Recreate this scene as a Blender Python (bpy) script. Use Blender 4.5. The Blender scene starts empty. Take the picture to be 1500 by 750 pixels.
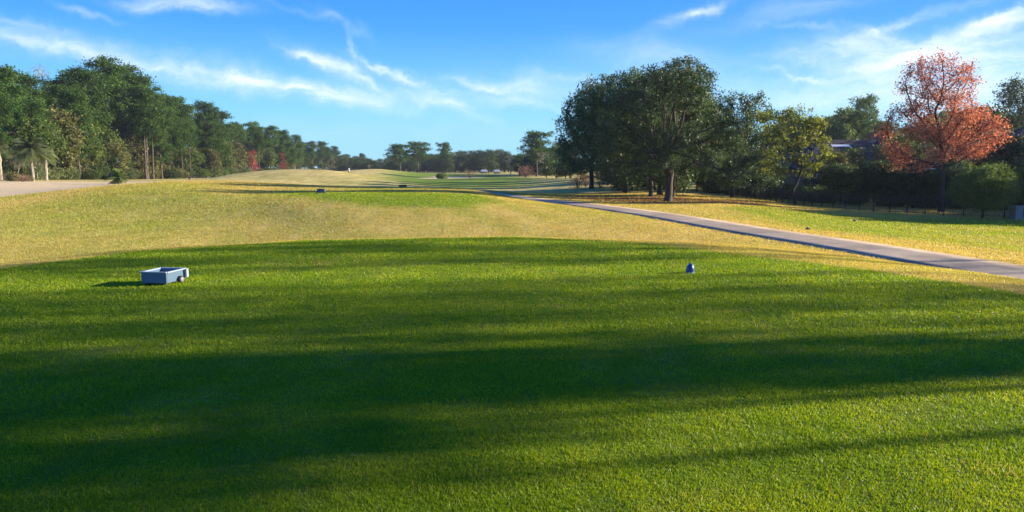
import bpy, math, random
import numpy as np
from mathutils import Vector, Matrix

rng = np.random.default_rng(7)
random.seed(7)
scene = bpy.context.scene
COL = scene.collection
F = 1083.0
HORIZ = 246.0
CAMZ = 1.7
PITCH = math.atan((375.0 - HORIZ) / F)
CP, SP = math.cos(PITCH), math.sin(PITCH)
SUN_AZ = math.radians(10.5)      # degrees ahead of +X
SUN_EL = math.radians(15.5)


# ------------------------------------------------------------------ helpers
def at(px, py, Y):
    u = (px - 750.0) / F
    v = (375.0 - py) / F
    d = (u, CP + v * SP, -SP + v * CP)
    t = Y / d[1]
    return (u * t, Y, CAMZ + d[2] * t)


def link(o, parent=None):
    COL.objects.link(o)
    if parent is not None:
        o.parent = parent
    return o


def tag(o, label=None, cat=None, group=None, kind=None):
    if label: o['label'] = label
    if cat: o['category'] = cat
    if group: o['group'] = group
    if kind: o['kind'] = kind
    return o


def empty(name, loc=(0, 0, 0), rz=0.0):
    o = bpy.data.objects.new(name, None)
    o.empty_display_size = 0.3
    o.location = loc
    o.rotation_euler = (0, 0, rz)
    COL.objects.link(o)
    return o


def np_mesh(name, verts, faces, mat=None, smooth=False, colors=None, mats=None, midx=None):
    """faces: (n,3) or (n,4) array"""
    verts = np.asarray(verts, dtype=np.float32)
    faces = np.asarray(faces, dtype=np.int32)
    me = bpy.data.meshes.new(name)
    n, k = faces.shape
    me.vertices.add(len(verts))
    me.vertices.foreach_set('co', verts.ravel())
    me.loops.add(n * k)
    me.loops.foreach_set('vertex_index', faces.ravel())
    me.polygons.add(n)
    me.polygons.foreach_set('loop_start', np.arange(0, n * k, k, dtype=np.int32))
    me.polygons.foreach_set('loop_total', np.full(n, k, dtype=np.int32))
    if smooth:
        me.polygons.foreach_set('use_smooth', np.ones(n, dtype=bool))
    if colors is not None:
        for cname, arr in colors.items():
            a = me.color_attributes.new(cname, 'FLOAT_COLOR', 'POINT')
            full = np.ones((len(verts), 4), dtype=np.float32)
            full[:, :arr.shape[1]] = arr
            a.data.foreach_set('color', full.ravel())
    me.update(calc_edges=True)
    me.validate()
    if mat is not None:
        me.materials.append(mat)
    return me


class MB:
    """collects simple shapes into one mesh"""
    def __init__(s):
        s.v = []; s.f = []; s.sm = []

    def add(s, vs, fs, smooth=False):
        b = len(s.v)
        s.v += [tuple(v) for v in vs]
        s.f += [tuple(b + i for i in f) for f in fs]
        s.sm += [smooth] * len(fs)
        return s

    def box(s, c, sz, rz=0.0, taper=1.0):
        x, y, z = sz[0] / 2, sz[1] / 2, sz[2] / 2
        cr, sr = math.cos(rz), math.sin(rz)
        vs = []
        for k, zz in ((1.0, -z), (taper, z)):
            for a, b in ((-x, -y), (x, -y), (x, y), (-x, y)):
                a *= k; b *= k
                vs.append((c[0] + a * cr - b * sr, c[1] + a * sr + b * cr, c[2] + zz))
        return s.add(vs, [(0, 3, 2, 1), (4, 5, 6, 7), (0, 1, 5, 4), (1, 2, 6, 5), (2, 3, 7, 6), (3, 0, 4, 7)])

    def tube(s, pts, radii, n=8, cap=True):
        pts = [Vector(p) for p in pts]
        rings = []
        vs = []
        prev = None
        for i, p in enumerate(pts):
            if i == 0: d = pts[1] - p
            elif i == len(pts) - 1: d = p - pts[i - 1]
            else: d = pts[i + 1] - pts[i - 1]
            if d.length < 1e-9: d = Vector((0, 0, 1))
            d.normalize()
            a = prev if prev is not None else (Vector((1, 0, 0)) if abs(d.x) < .9 else Vector((0, 1, 0)))
            a = (a - d * a.dot(d)).normalized()
            prev = a
            b = d.cross(a)
            for k in range(n):
                t = 2 * math.pi * k / n
                vs.append(p + (a * math.cos(t) + b * math.sin(t)) * radii[i])
        fs = []
        for i in range(len(pts) - 1):
            for k in range(n):
                fs.append((i * n + k, i * n + (k + 1) % n, (i + 1) * n + (k + 1) % n, (i + 1) * n + k))
        if cap:
            fs.append(tuple(range(n))[::-1])
            fs.append(tuple((len(pts) - 1) * n + k for k in range(n)))
        return s.add(vs, fs, True)

    def lathe(s, prof, c=(0, 0, 0), n=16):
        vs = []
        for r, z in prof:
            for k in range(n):
                t = 2 * math.pi * k / n
                vs.append((c[0] + r * math.cos(t), c[1] + r * math.sin(t), c[2] + z))
        fs = []
        for i in range(len(prof) - 1):
            for k in range(n):
                fs.append((i * n + k, i * n + (k + 1) % n, (i + 1) * n + (k + 1) % n, (i + 1) * n + k))
        return s.add(vs, fs, True)

    def build(s, name, mat, parent=None, bevel=0.0):
        me = bpy.data.meshes.new(name)
        me.from_pydata(s.v, [], s.f)
        me.polygons.foreach_set('use_smooth', s.sm)
        me.update()
        me.materials.append(mat)
        o = bpy.data.objects.new(name, me)
        link(o, parent)
        if bevel > 0:
            m = o.modifiers.new('bevel', 'BEVEL')
            m.width = bevel; m.segments = 2; m.limit_method = 'ANGLE'
        return o


# ------------------------------------------------------------------ numpy value noise
_perm = np.random.default_rng(3).random((256, 256)).astype(np.float32)


def vnoise(x, y):
    x = np.asarray(x, dtype=np.float64); y = np.asarray(y, dtype=np.float64)
    xi = np.floor(x).astype(int); yi = np.floor(y).astype(int)
    fx = x - xi; fy = y - yi
    fx = fx * fx * (3 - 2 * fx); fy = fy * fy * (3 - 2 * fy)
    a = _perm[xi & 255, yi & 255]; b = _perm[(xi + 1) & 255, yi & 255]
    c = _perm[xi & 255, (yi + 1) & 255]; d = _perm[(xi + 1) & 255, (yi + 1) & 255]
    return (a * (1 - fx) + b * fx) * (1 - fy) + (c * (1 - fx) + d * fx) * fy


def fbm(x, y, s, oct=4):
    t = 0; a = .5; n = 0
    for i in range(oct):
        t = t + a * vnoise(np.asarray(x) / s + 17.3 * i, np.asarray(y) / s + 9.1 * i)
        n += a; a *= .5; s *= .5
    return t / n


def sstep(a, b, x):
    t = np.clip((np.asarray(x, dtype=float) - a) / (b - a), 0, 1)
    return t * t * (3 - 2 * t)


# ------------------------------------------------------------------ terrain
CTRL = []
for px, py, Y in [
    (1500, 404, 17), (1300, 369, 21.8), (1100, 337, 29.5), (1000, 320, 36.3), (930, 309, 42.6), (860, 300, 49.7), (800, 293, 56),
    (1300, 330, 40), (1500, 350, 32), (1500, 320, 50), (1180, 302, 62), (1060, 286, 80),
    (975, 296, 57.5), (950, 289, 67), (1040, 291, 69), (1060, 300, 52),
    (470, 283, 45), (590, 284, 45), (690, 286, 46), (570, 300, 38), (300, 277, 50), (180, 270, 60), (720, 296, 42), (430, 300, 38),
    (0, 300, 44), (0, 287, 56), (150, 272, 85), (280, 263, 110), (0, 265, 110), (100, 262, 165), (-300, 266, 120), (-300, 300, 45),
    (0, 340, 28), (400, 320, 35), (700, 330, 32), (200, 300, 41),
    (500, 274, 84), (600, 274, 95), (650, 270, 120), (380, 281.5, 51), (380, 271, 63), (320, 278, 52), (320, 267.5, 66), (470, 283, 50), (470, 274, 62), (600, 283, 50), (600, 276, 62), (700, 285.5, 51), (700, 278.5, 63), (350, 264.5, 92), (290, 264.5, 80),
    (400, 249.5, 130), (480, 249.5, 130), (440, 249, 130), (545, 258, 140), (340, 255, 130), (300, 262, 128), (460, 262, 112), (380, 260, 114),
    (700, 262, 170), (600, 257, 240), (556, 247.5, 262), (530, 248, 265), (700, 253, 350), (600, 253, 350), (800, 254, 330),
    (830, 263, 130), (900, 269, 105), (860, 283, 80), (760, 276, 105), (780, 262, 160), (860, 262, 140), (800, 268, 122), (720, 267, 135),
]:
    CTRL.append(at(px, py, Y))
for px, Y, z in [ (400, 190, -.8), (200, 260, -.8), (1200, 90, -1.7), (1500, 90, -1.9),
                 (1500, 200, -1.6), (1200, 200, -1.6), (950, 150, -1.1), (900, 300, -1.0), (1900, 40, -1.5), (1900, 15, -1.0), (-300, 20, -.7),
                 (750, 700, -.6), (-300, 400, -.7), (1700, 500, -1.2), (560, 190, -.9), (480, 320, -.6), (750, 90, -1.2)]:
    CTRL.append(((px - 750) / F * Y, Y, z))
for x, y, z in [(0, -30, -.5), (-30, -20, -.5), (30, -20, -.6), (0, -400, -.5), (-400, -100, -.5), (400, -100, -.8), (1500, 1500, -1), (-1500, 1500, -1), (0, 2500, -1), (35, 6, -1.0),
                (60, 20, -1.4), (-25, 5, -.7)]:
    CTRL.append((x, y, z))
CTRL = np.array(CTRL)


def warp(x, y):
    r = np.sqrt(x * x + y * y) + 1e-6
    k = np.log(1 + r / 12.0) / r
    return x * k * 2.2, y * k * 2.2


def _phi(r):
    return np.where(r > 1e-9, r * r * np.log(r + 1e-12), 0)


cx, cy = warp(CTRL[:, 0], CTRL[:, 1])
n_ = len(CTRL)
A = _phi(np.hypot(cx[:, None] - cx, cy[:, None] - cy)) + np.eye(n_) * 1e-3
Pm = np.stack([np.ones(n_), cx, cy], 1)
M = np.block([[A, Pm], [Pm.T, np.zeros((3, 3))]])
W = np.linalg.solve(M, np.concatenate([CTRL[:, 2], np.zeros(3)]))

TEE = np.array([(-8.9, 8.5), (-8.9, 12.3), (-7.9, 15.4), (-5.0, 17.6), (0, 18.5), (3.0, 17.0), (4.6, 14.6), (6.0, 12.6), (6.9, 10.6), (7.8, 7), (8.0, 0), (7, -8), (0, -12), (-7, -8), (-9, 0)])


def poly_sd(x, y, P):
    """signed distance to polygon, negative inside"""
    x = np.asarray(x, float); y = np.asarray(y, float)
    d = np.full(x.shape, 1e18); ins = np.zeros(x.shape, bool)
    n = len(P)
    for i in range(n):
        ax, ay = P[i]; bx, by = P[(i + 1) % n]
        ex, ey = bx - ax, by - ay
        t = np.clip(((x - ax) * ex + (y - ay) * ey) / (ex * ex + ey * ey), 0, 1)
        dd = (x - ax - t * ex) ** 2 + (y - ay - t * ey) ** 2
        d = np.minimum(d, dd)
        c = ((ay > y) != (by > y))
        with np.errstate(divide='ignore', invalid='ignore'):
            xx = ax + (y - ay) * ex / (ey if abs(ey) > 1e-12 else 1e-12)
        ins ^= c & (x < xx)
    d = np.sqrt(d)
    return np.where(ins, -d, d)


def rbf(x, y):
    wx, wy = warp(x, y)
    out = W[n_] + W[n_ + 1] * wx + W[n_ + 2] * wy
    for i in range(n_):
        out = out + W[i] * _phi(np.hypot(wx - cx[i], wy - cy[i]))
    return np.clip(out, -3, 3)


def H(x, y):
    x = np.asarray(x, float); y = np.asarray(y, float)
    h = rbf(x, y)
    r = np.hypot(x, y)
    h = h + (fbm(x, y, 14, 2) - .5) * .10 * sstep(22, 40, r) + (fbm(x + 50, y, 45, 2) - .5) * .5 * sstep(110, 260, r)
    sd = poly_sd(x, y, TEE)
    k = sstep(-1.0, 9.0, sd)
    t = (fbm(x + 9, y + 4, 3.0, 2) - .5) * .03
    h = h * k + t * (1 - k)
    if PATHZ is not None:
        best = np.full(x.shape, 1e18); zb = np.zeros(x.shape)
        for i in range(0, len(PATHZ) - 1):
            ax, ay = PATHS[i]; bx, by = PATHS[i + 1]
            ex, ey = bx - ax, by - ay
            tt = np.clip(((x - ax) * ex + (y - ay) * ey) / (ex * ex + ey * ey), 0, 1)
            dd = (x - ax - tt * ex) ** 2 + (y - ay - tt * ey) ** 2
            m = dd < best
            best = np.where(m, dd, best)
            zb = np.where(m, PATHZ[i] * (1 - tt) + PATHZ[i + 1] * tt, zb)
        w = np.exp(-(best / 2.3 ** 2) ** 2)
        h = h * (1 - w) + zb * w
    return h


PATHZ = None
PATHS = None


def Hs(x, y):
    return float(H(np.array([x]), np.array([y]))[0])


def to_px(x, y, z):
    dz = z - CAMZ
    dep = y * CP - dz * SP
    up = y * SP + dz * CP
    dep = np.where(dep < .1, .1, dep)
    return 750 + F * x / dep, 375 - F * up / dep


# path centre line
PATH_PX = [(2050, 540, 10.5), (1720, 452, 13.6), (1500, 404, 17), (1400, 386, 19.2), (1300, 369, 21.8), (1200, 353, 25), (1100, 338, 29.3), (1000, 321, 36), (930, 310, 42),
           (860, 301, 49), (800, 294, 56), (745, 289, 62.5), (690, 284, 70), (640, 280, 80), (600, 278, 92)]
PATH = np.array([at(*p)[:2] for p in PATH_PX])


def catmull(P, n=14):
    out = []
    P = np.asarray(P, float)
    for i in range(len(P) - 1):
        p0 = P[max(i - 1, 0)]; p1 = P[i]; p2 = P[i + 1]; p3 = P[min(i + 2, len(P) - 1)]
        for k in range(n):
            t = k / n
            out.append(.5 * ((2 * p1) + (-p0 + p2) * t + (2 * p0 - 5 * p1 + 4 * p2 - p3) * t * t + (-p0 + 3 * p1 - 3 * p2 + p3) * t ** 3))
    out.append(P[-1])
    return np.array(out)


PATHC = catmull(PATH)
PATHS = PATHC[::5]
_ppx = np.array([(p[0], p[1], p[2]) for p in PATH_PX])
_pz = np.array([at(*p)[2] for p in PATH_PX])
_zc = np.interp(PATHC[:, 1], PATH[:, 1], _pz)
for _ in range(30):
    _zc[1:-1] = (_zc[:-2] + _zc[1:-1] + _zc[2:]) / 3
_hh = H(PATHS[:, 0], PATHS[:, 1])
_w = sstep(58, 75, PATHS[:, 1])
PATHZ = _zc[::5] * (1 - _w) + _hh * _w


def line_dist(x, y, P):
    d = np.full(np.shape(x), 1e18)
    for i in range(len(P) - 1):
        ax, ay = P[i]; bx, by = P[i + 1]
        ex, ey = bx - ax, by - ay
        t = np.clip(((x - ax) * ex + (y - ay) * ey) / (ex * ex + ey * ey), 0, 1)
        d = np.minimum(d, (x - ax - t * ex) ** 2 + (y - ay - t * ey) ** 2)
    return np.sqrt(d)


def gp(px, py):
    """ground point under a pixel for polygon zones: march the ray"""
    u = (px - 750.0) / F; v = (375.0 - py) / F
    d = (u, CP + v * SP, -SP + v * CP)
    ys = np.geomspace(3, 900, 900)
    t = ys / d[1]
    zz = CAMZ + d[2] * t
    hh = H(u * t, ys)
    k = np.where(zz < hh)[0]
    i = k[0] if len(k) else len(ys) - 1
    return (u * t[i], ys[i])


SAND = np.array([at(-500, 330, 50)[:2], gp(0, 289), gp(70, 281), gp(150, 273), gp(220, 268), (at(285, 263, 112)[:2]), (at(300, 262, 122)[:2]), (at(200, 262.5, 128)[:2]),
                 (at(130, 263.5, 122)[:2]), (at(60, 265, 116)[:2]), (at(0, 266, 110)[:2]), at(-500, 270, 100)[:2]])
BUNK = np.array([at(612, 261, 205)[:2], at(700, 261, 205)[:2], at(712, 258, 240)[:2], at(640, 257.5, 250)[:2]])
BUNK2 = np.array([at(448, 255, 170)[:2], at(520, 255, 170)[:2], at(520, 252, 200)[:2], at(455, 252, 200)[:2]])
TEE2 = np.array([at(400, 285, 46)[:2], at(450, 294, 40)[:2], at(560, 303, 37)[:2], at(690, 300, 38)[:2], at(728, 292, 43)[:2], at(722, 287, 47)[:2], at(600, 283, 50)[:2], at(420, 282, 50)[:2]])
MOUND = np.array([at(290, 268, 92)[:2], at(420, 272, 88)[:2], at(530, 268, 98)[:2], at(560, 260, 135)[:2], at(500, 250, 160)[:2], at(340, 250, 155)[:2]])
FAIR = np.array([at(540, 264, 135)[:2], at(640, 275, 96)[:2], at(780, 272, 112)[:2], at(790, 262, 160)[:2], at(730, 256, 300)[:2], at(600, 255, 330)[:2], at(560, 257, 220)[:2]])
RLAWN = np.array([at(1040, 305, 46)[:2], at(1180, 335, 33)[:2], at(1330, 352, 29)[:2], at(1700, 420, 20)[:2], (60, 30), (60, 46), at(1500, 328, 46)[:2], at(1250, 318, 48)[:2], at(1100, 304, 52)[:2]])
LITTER = np.array([at(820, 293, 66)[:2], at(890, 300, 59)[:2], at(1000, 306, 51)[:2], at(1090, 304, 54)[:2], at(1120, 296, 66)[:2], at(1040, 288, 76)[:2], at(930, 286, 79)[:2], at(860, 289, 72)[:2]])
LEFTG = np.array([at(0, 312, 40)[:2], at(0, 352, 26)[:2], at(200, 345, 27)[:2], at(420, 310, 42)[:2], at(300, 296, 49)[:2], at(330, 285, 60)[:2], at(230, 284, 60)[:2], at(100, 300, 47)[:2]])


def zones(x, y):
    """r = live green, g = sand, b = leaf litter"""
    n1 = fbm(x, y, 3.2, 4); n2 = fbm(x + 31, y + 7, 11, 3); n3 = fbm(x - 5, y * .6 + 40, .8, 3)
    r = np.hypot(x, y)
    wob = (n1 - .5) * 2.2
    # mowing streaks run roughly away from the tee
    streak = fbm((x * .93 + y * .36) * 1.0, (y * .93 - x * .36) * .12, 1.6, 3)
    g = .12 + 1.0 * (n2 - .5) + .3 * (n1 - .5) + .6 * (streak - .5)
    g = np.clip(g, .0, .8)

    def put(g, P, val, soft, wk=1.0):
        k = 1 - sstep(-soft, soft, poly_sd(x, y, P) + wob * wk)
        return g * (1 - k) + val * k
    g = put(g, MOUND, .02 + .9 * (n1 - .5) + .5 * (n2 - .5), 4, 3)
    g = put(g, LEFTG, .50 + .5 * (n1 - .5), 3.0, 2.0)
    g = put(g, RLAWN, .74 + .7 * (n1 - .5) + .4 * (n2 - .5), 1.5, 1.6)
    g = put(g, TEE2, .92 + .2 * (n1 - .5), 1.2, .8)
    g = put(g, FAIR, .85 + .25 * (n2 - .5), 6, 4)
    g = put(g, TEE, .97 + .35 * (n1 - .55) + .25 * (n3 - .5), .22, .2)
    # rest far right = lawn behind fence
    s = 1 - sstep(-.6, .6, poly_sd(x, y, SAND) + wob * .5)
    for P in (BUNK, BUNK2):
        s = np.maximum(s, 1 - sstep(-1.5, 1.5, poly_sd(x, y, P) + wob))
    b = 1 - sstep(-1.5, 1.5, poly_sd(x, y, LITTER) + wob * 1.0)
    b = b * (.32 + .8 * (n3 - .3))
    px_wood = (x < -70) & (y > 110)
    b = np.maximum(b, np.where(px_wood, sstep(-84, -90, x) * .9, 0))
    behind = sstep(0, 4, (y - 50) * .8 + (x - 33) * .6 + 0.0) * sstep(28, 32, x) * sstep(30, 60, y)
    b = np.maximum(b, behind * .5)
    return np.stack([np.clip(g, 0, 1), np.clip(s, 0, 1), np.clip(b, 0, 1)], -1)


# ------------------------------------------------------------------ materials
def new_mat(name):
    m = bpy.data.materials.new(name)
    m.use_nodes = True
    nt = m.node_tree
    nt.nodes.clear()
    out = nt.nodes.new('ShaderNodeOutputMaterial')
    return m, nt, out


def N(nt, typ, **kw):
    n = nt.nodes.new(typ)
    for k, v in kw.items():
        if k in n.bl_rna.properties and k != 'inputs':
            setattr(n, k, v)
    return n


def setin(n, name, v):
    n.inputs[name].default_value = v
    return n


def noise(nt, vec, scale, detail=4, rough=.55, dist=0.0):
    n = nt.nodes.new('ShaderNodeTexNoise')
    n.inputs['Scale'].default_value = scale
    n.inputs['Detail'].default_value = detail
    n.inputs['Roughness'].default_value = rough
    n.inputs['Distortion'].default_value = dist
    if vec is not None: nt.links.new(vec, n.inputs['Vector'])
    return n


def ramp(nt, fac, stops):
    r = nt.nodes.new('ShaderNodeValToRGB')
    e = r.color_ramp.elements
    while len(e) < len(stops): e.new(.5)
    for i, (p, c) in enumerate(stops):
        e[i].position = p
        e[i].color = (*c, 1) if len(c) == 3 else c
    nt.links.new(fac, r.inputs['Fac'])
    return r


def mixc(nt, fac, a, b, typ='MIX'):
    m = nt.nodes.new('ShaderNodeMix')
    m.data_type = 'RGBA'; m.blend_type = typ
    for i, v in ((0, fac), (6, a), (7, b)):
        if hasattr(v, 'is_linked') or isinstance(v, bpy.types.NodeSocket): nt.links.new(v, m.inputs[i])
        elif i == 0: m.inputs[0].default_value = v
        else: m.inputs[i].default_value = (*v, 1)
    return m.outputs[2]


def simple(name, col, rough=.6, metal=0.0, var=.15, scale=6.0, bump=.0):
    m, nt, out = new_mat(name)
    tc = N(nt, 'ShaderNodeTexCoord')
    n = noise(nt, tc.outputs['Object'], scale, 5, .6)
    c0 = tuple(max(0, c * (1 - var)) for c in col); c1 = tuple(min(1, c * (1 + var)) for c in col)
    r = ramp(nt, n.outputs['Fac'], [(.3, c0), (.7, c1)])
    p = N(nt, 'ShaderNodeBsdfPrincipled')
    nt.links.new(r.outputs['Color'], p.inputs['Base Color'])
    p.inputs['Roughness'].default_value = rough
    p.inputs['Metallic'].default_value = metal
    if bump > 0:
        b = N(nt, 'ShaderNodeBump'); b.inputs['Strength'].default_value = bump
        nt.links.new(n.outputs['Fac'], b.inputs['Height']); nt.links.new(b.outputs['Normal'], p.inputs['Normal'])
    nt.links.new(p.outputs['BSDF'], out.inputs['Surface'])
    return m


def foliage_mat(name, dark, light, trans=.4, tcol=None, objvar=.25, gloss=.2, mid=None, ns=.55):
    m, nt, out = new_mat(name)
    geo = N(nt, 'ShaderNodeNewGeometry')
    tc = N(nt, 'ShaderNodeTexCoord')
    oi = N(nt, 'ShaderNodeObjectInfo')
    nz = noise(nt, tc.outputs['Object'], ns, 3, .6)
    ad = N(nt, 'ShaderNodeMath', operation='ADD')
    m1 = N(nt, 'ShaderNodeMath', operation='MULTIPLY'); m1.inputs[1].default_value = .55
    m2 = N(nt, 'ShaderNodeMath', operation='MULTIPLY'); m2.inputs[1].default_value = .55
    nt.links.new(geo.outputs['Random Per Island'], m1.inputs[0])
    nt.links.new(nz.outputs['Fac'], m2.inputs[0])
    nt.links.new(m1.outputs[0], ad.inputs[0]); nt.links.new(m2.outputs[0], ad.inputs[1])
    r = ramp(nt, ad.outputs[0], [(.2, dark), (.85, light)] if mid is None else [(.25, dark), (.5, mid), (.85, light)])
    hs = N(nt, 'ShaderNodeHueSaturation')
    mr = N(nt, 'ShaderNodeMapRange'); mr.inputs['To Min'].default_value = 1 - objvar; mr.inputs['To Max'].default_value = 1 + objvar
    nt.links.new(oi.outputs['Random'], mr.inputs['Value'])
    nt.links.new(mr.outputs['Result'], hs.inputs['Value'])
    nt.links.new(r.outputs['Color'], hs.inputs['Color'])
    d = N(nt, 'ShaderNodeBsdfPrincipled'); nt.links.new(hs.outputs['Color'], d.inputs['Base Color'])
    d.inputs['Roughness'].default_value = .55; d.inputs['Specular IOR Level'].default_value = gloss
    t = N(nt, 'ShaderNodeBsdfTranslucent')
    tint = mixc(nt, 1.0, hs.outputs['Color'], tcol or (1.25, 1.3, .7), 'MULTIPLY')
    nt.links.new(tint, t.inputs['Color'])
    mx = N(nt, 'ShaderNodeMixShader'); mx.inputs[0].default_value = trans
    nt.links.new(d.outputs[0], mx.inputs[1]); nt.links.new(t.outputs[0], mx.inputs[2])
    nt.links.new(mx.outputs[0], out.inputs['Surface'])
    return m


def bark_mat(name, c0, c1):
    m, nt, out = new_mat(name)
    tc = N(nt, 'ShaderNodeTexCoord')
    mp = N(nt, 'ShaderNodeMapping'); mp.inputs['Scale'].default_value = (6, 6, 1.5)
    nt.links.new(tc.outputs['Object'], mp.inputs['Vector'])
    n = noise(nt, mp.outputs[0], 1.5, 5, .65)
    r = ramp(nt, n.outputs['Fac'], [(.35, c0), (.68, c1)])
    p = N(nt, 'ShaderNodeBsdfPrincipled'); p.inputs['Roughness'].default_value = .9
    nt.links.new(r.outputs['Color'], p.inputs['Base Color'])
    b = N(nt, 'ShaderNodeBump'); b.inputs['Strength'].default_value = .6; b.inputs['Distance'].default_value = .05
    nt.links.new(n.outputs['Fac'], b.inputs['Height']); nt.links.new(b.outputs['Normal'], p.inputs['Normal'])
    nt.links.new(p.outputs['BSDF'], out.inputs['Surface'])
    return m


def zone_color(nt, attr_name):
    """albedo for turf / straw / sand / litter from the zone attribute"""
    at_ = N(nt, 'ShaderNodeAttribute'); at_.attribute_name = attr_name
    sep = N(nt, 'ShaderNodeSeparateColor'); nt.links.new(at_.outputs['Color'], sep.inputs[0])
    return sep


GREEN_D, GREEN_L = (.045, .115, .005), (.125, .225, .008)
STRAW_D, STRAW_L = (.36, .275, .072), (.65, .53, .20)
SANDC = (.50, .40, .25)
LITD, LITL = (.10, .052, .022), (.30, .16, .055)


def ground_material():
    m, nt, out = new_mat('turf')
    sep = zone_color(nt, 'zone')
    tc = N(nt, 'ShaderNodeTexCoord')
    n1 = noise(nt, tc.outputs['Object'], 1.1, 8, .62)
    n2 = noise(nt, tc.outputs['Object'], 22, 5, .7)
    n3 = noise(nt, tc.outputs['Object'], .16, 4, .6)
    mp = N(nt, 'ShaderNodeMapping'); mp.inputs['Scale'].default_value = (1.0, .22, 1); mp.inputs['Rotation'].default_value = (0, 0, .35)
    nt.links.new(tc.outputs['Object'], mp.inputs['Vector'])
    n4 = noise(nt, mp.outputs[0], .9, 5, .65)
    gr = ramp(nt, n1.outputs['Fac'], [(.3, GREEN_D), (.72, GREEN_L)])
    gr2 = mixc(nt, n2.outputs['Fac'], gr.outputs['Color'], (1.5, 1.5, 1.3), 'MULTIPLY')
    st = ramp(nt, n4.outputs['Fac'], [(.3, STRAW_D), (.7, STRAW_L)])
    st2 = mixc(nt, n2.outputs['Fac'], st.outputs['Color'], (1.25, 1.25, 1.2), 'MULTIPLY')
    # fuzzy zone mixing
    ad = N(nt, 'ShaderNodeMath', operation='ADD')
    mm = N(nt, 'ShaderNodeMath', operation='MULTIPLY_ADD'); mm.inputs[1].default_value = .9; mm.inputs[2].default_value = -.45
    nt.links.new(n1.outputs['Fac'], mm.inputs[0])
    nt.links.new(sep.outputs[0], ad.inputs[0]); nt.links.new(mm.outputs[0], ad.inputs[1])
    ad.use_clamp = True
    base = mixc(nt, ad.outputs[0], st2, gr2)
    lit = ramp(nt, n2.outputs['Fac'], [(.35, LITD), (.65, LITL)])
    ml = N(nt, 'ShaderNodeMath', operation='MULTIPLY'); ml.inputs[1].default_value = .85
    nt.links.new(sep.outputs[2], ml.inputs[0])
    base = mixc(nt, ml.outputs[0], base, lit.outputs['Color'])
    sd = ramp(nt, n1.outputs['Fac'], [(.3, (.66, .49, .25)), (.7, (.80, .63, .36))])
    base = mixc(nt, sep.outputs[1], base, sd.outputs['Color'])
    d = N(nt, 'ShaderNodeBsdfPrincipled'); d.inputs['Roughness'].default_value = .95
    d.inputs['Specular IOR Level'].default_value = .1
    nt.links.new(base, d.inputs['Base Color'])
    b = N(nt, 'ShaderNodeBump'); b.inputs['Strength'].default_value = 1.0; b.inputs['Distance'].default_value = .10
    n5 = noise(nt, tc.outputs['Object'], 5, 8, .75)
    nt.links.new(n5.outputs['Fac'], b.inputs['Height']); nt.links.new(b.outputs['Normal'], d.inputs['Normal'])
    nt.links.new(d.outputs[0], out.inputs['Surface'])
    return m


def blade_material():
    m, nt, out = new_mat('grass_blade')
    sep = zone_color(nt, 'zone')     # r green, g random, b litter
    gr = ramp(nt, sep.outputs[1], [(0, (.07, .16, .004)), (.6, (.24, .345, .006)), (1, (.46, .50, .02))])
    st = ramp(nt, sep.outputs[1], [(0, STRAW_D), (1, (.62, .48, .17))])
    base = mixc(nt, sep.outputs[0], st.outputs['Color'], gr.outputs['Color'])
    d = N(nt, 'ShaderNodeBsdfPrincipled'); d.inputs['Roughness'].default_value = .45
    d.inputs['Specular IOR Level'].default_value = .3
    nt.links.new(base, d.inputs['Base Color'])
    t = N(nt, 'ShaderNodeBsdfTranslucent')
    tint = mixc(nt, 1.0, base, (1.5, 1.35, .55), 'MULTIPLY')
    nt.links.new(tint, t.inputs['Color'])
    mx = N(nt, 'ShaderNodeMixShader'); mx.inputs[0].default_value = .45
    nt.links.new(d.outputs[0], mx.inputs[1]); nt.links.new(t.outputs[0], mx.inputs[2])
    nt.links.new(mx.outputs[0], out.inputs['Surface'])
    return m


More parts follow.
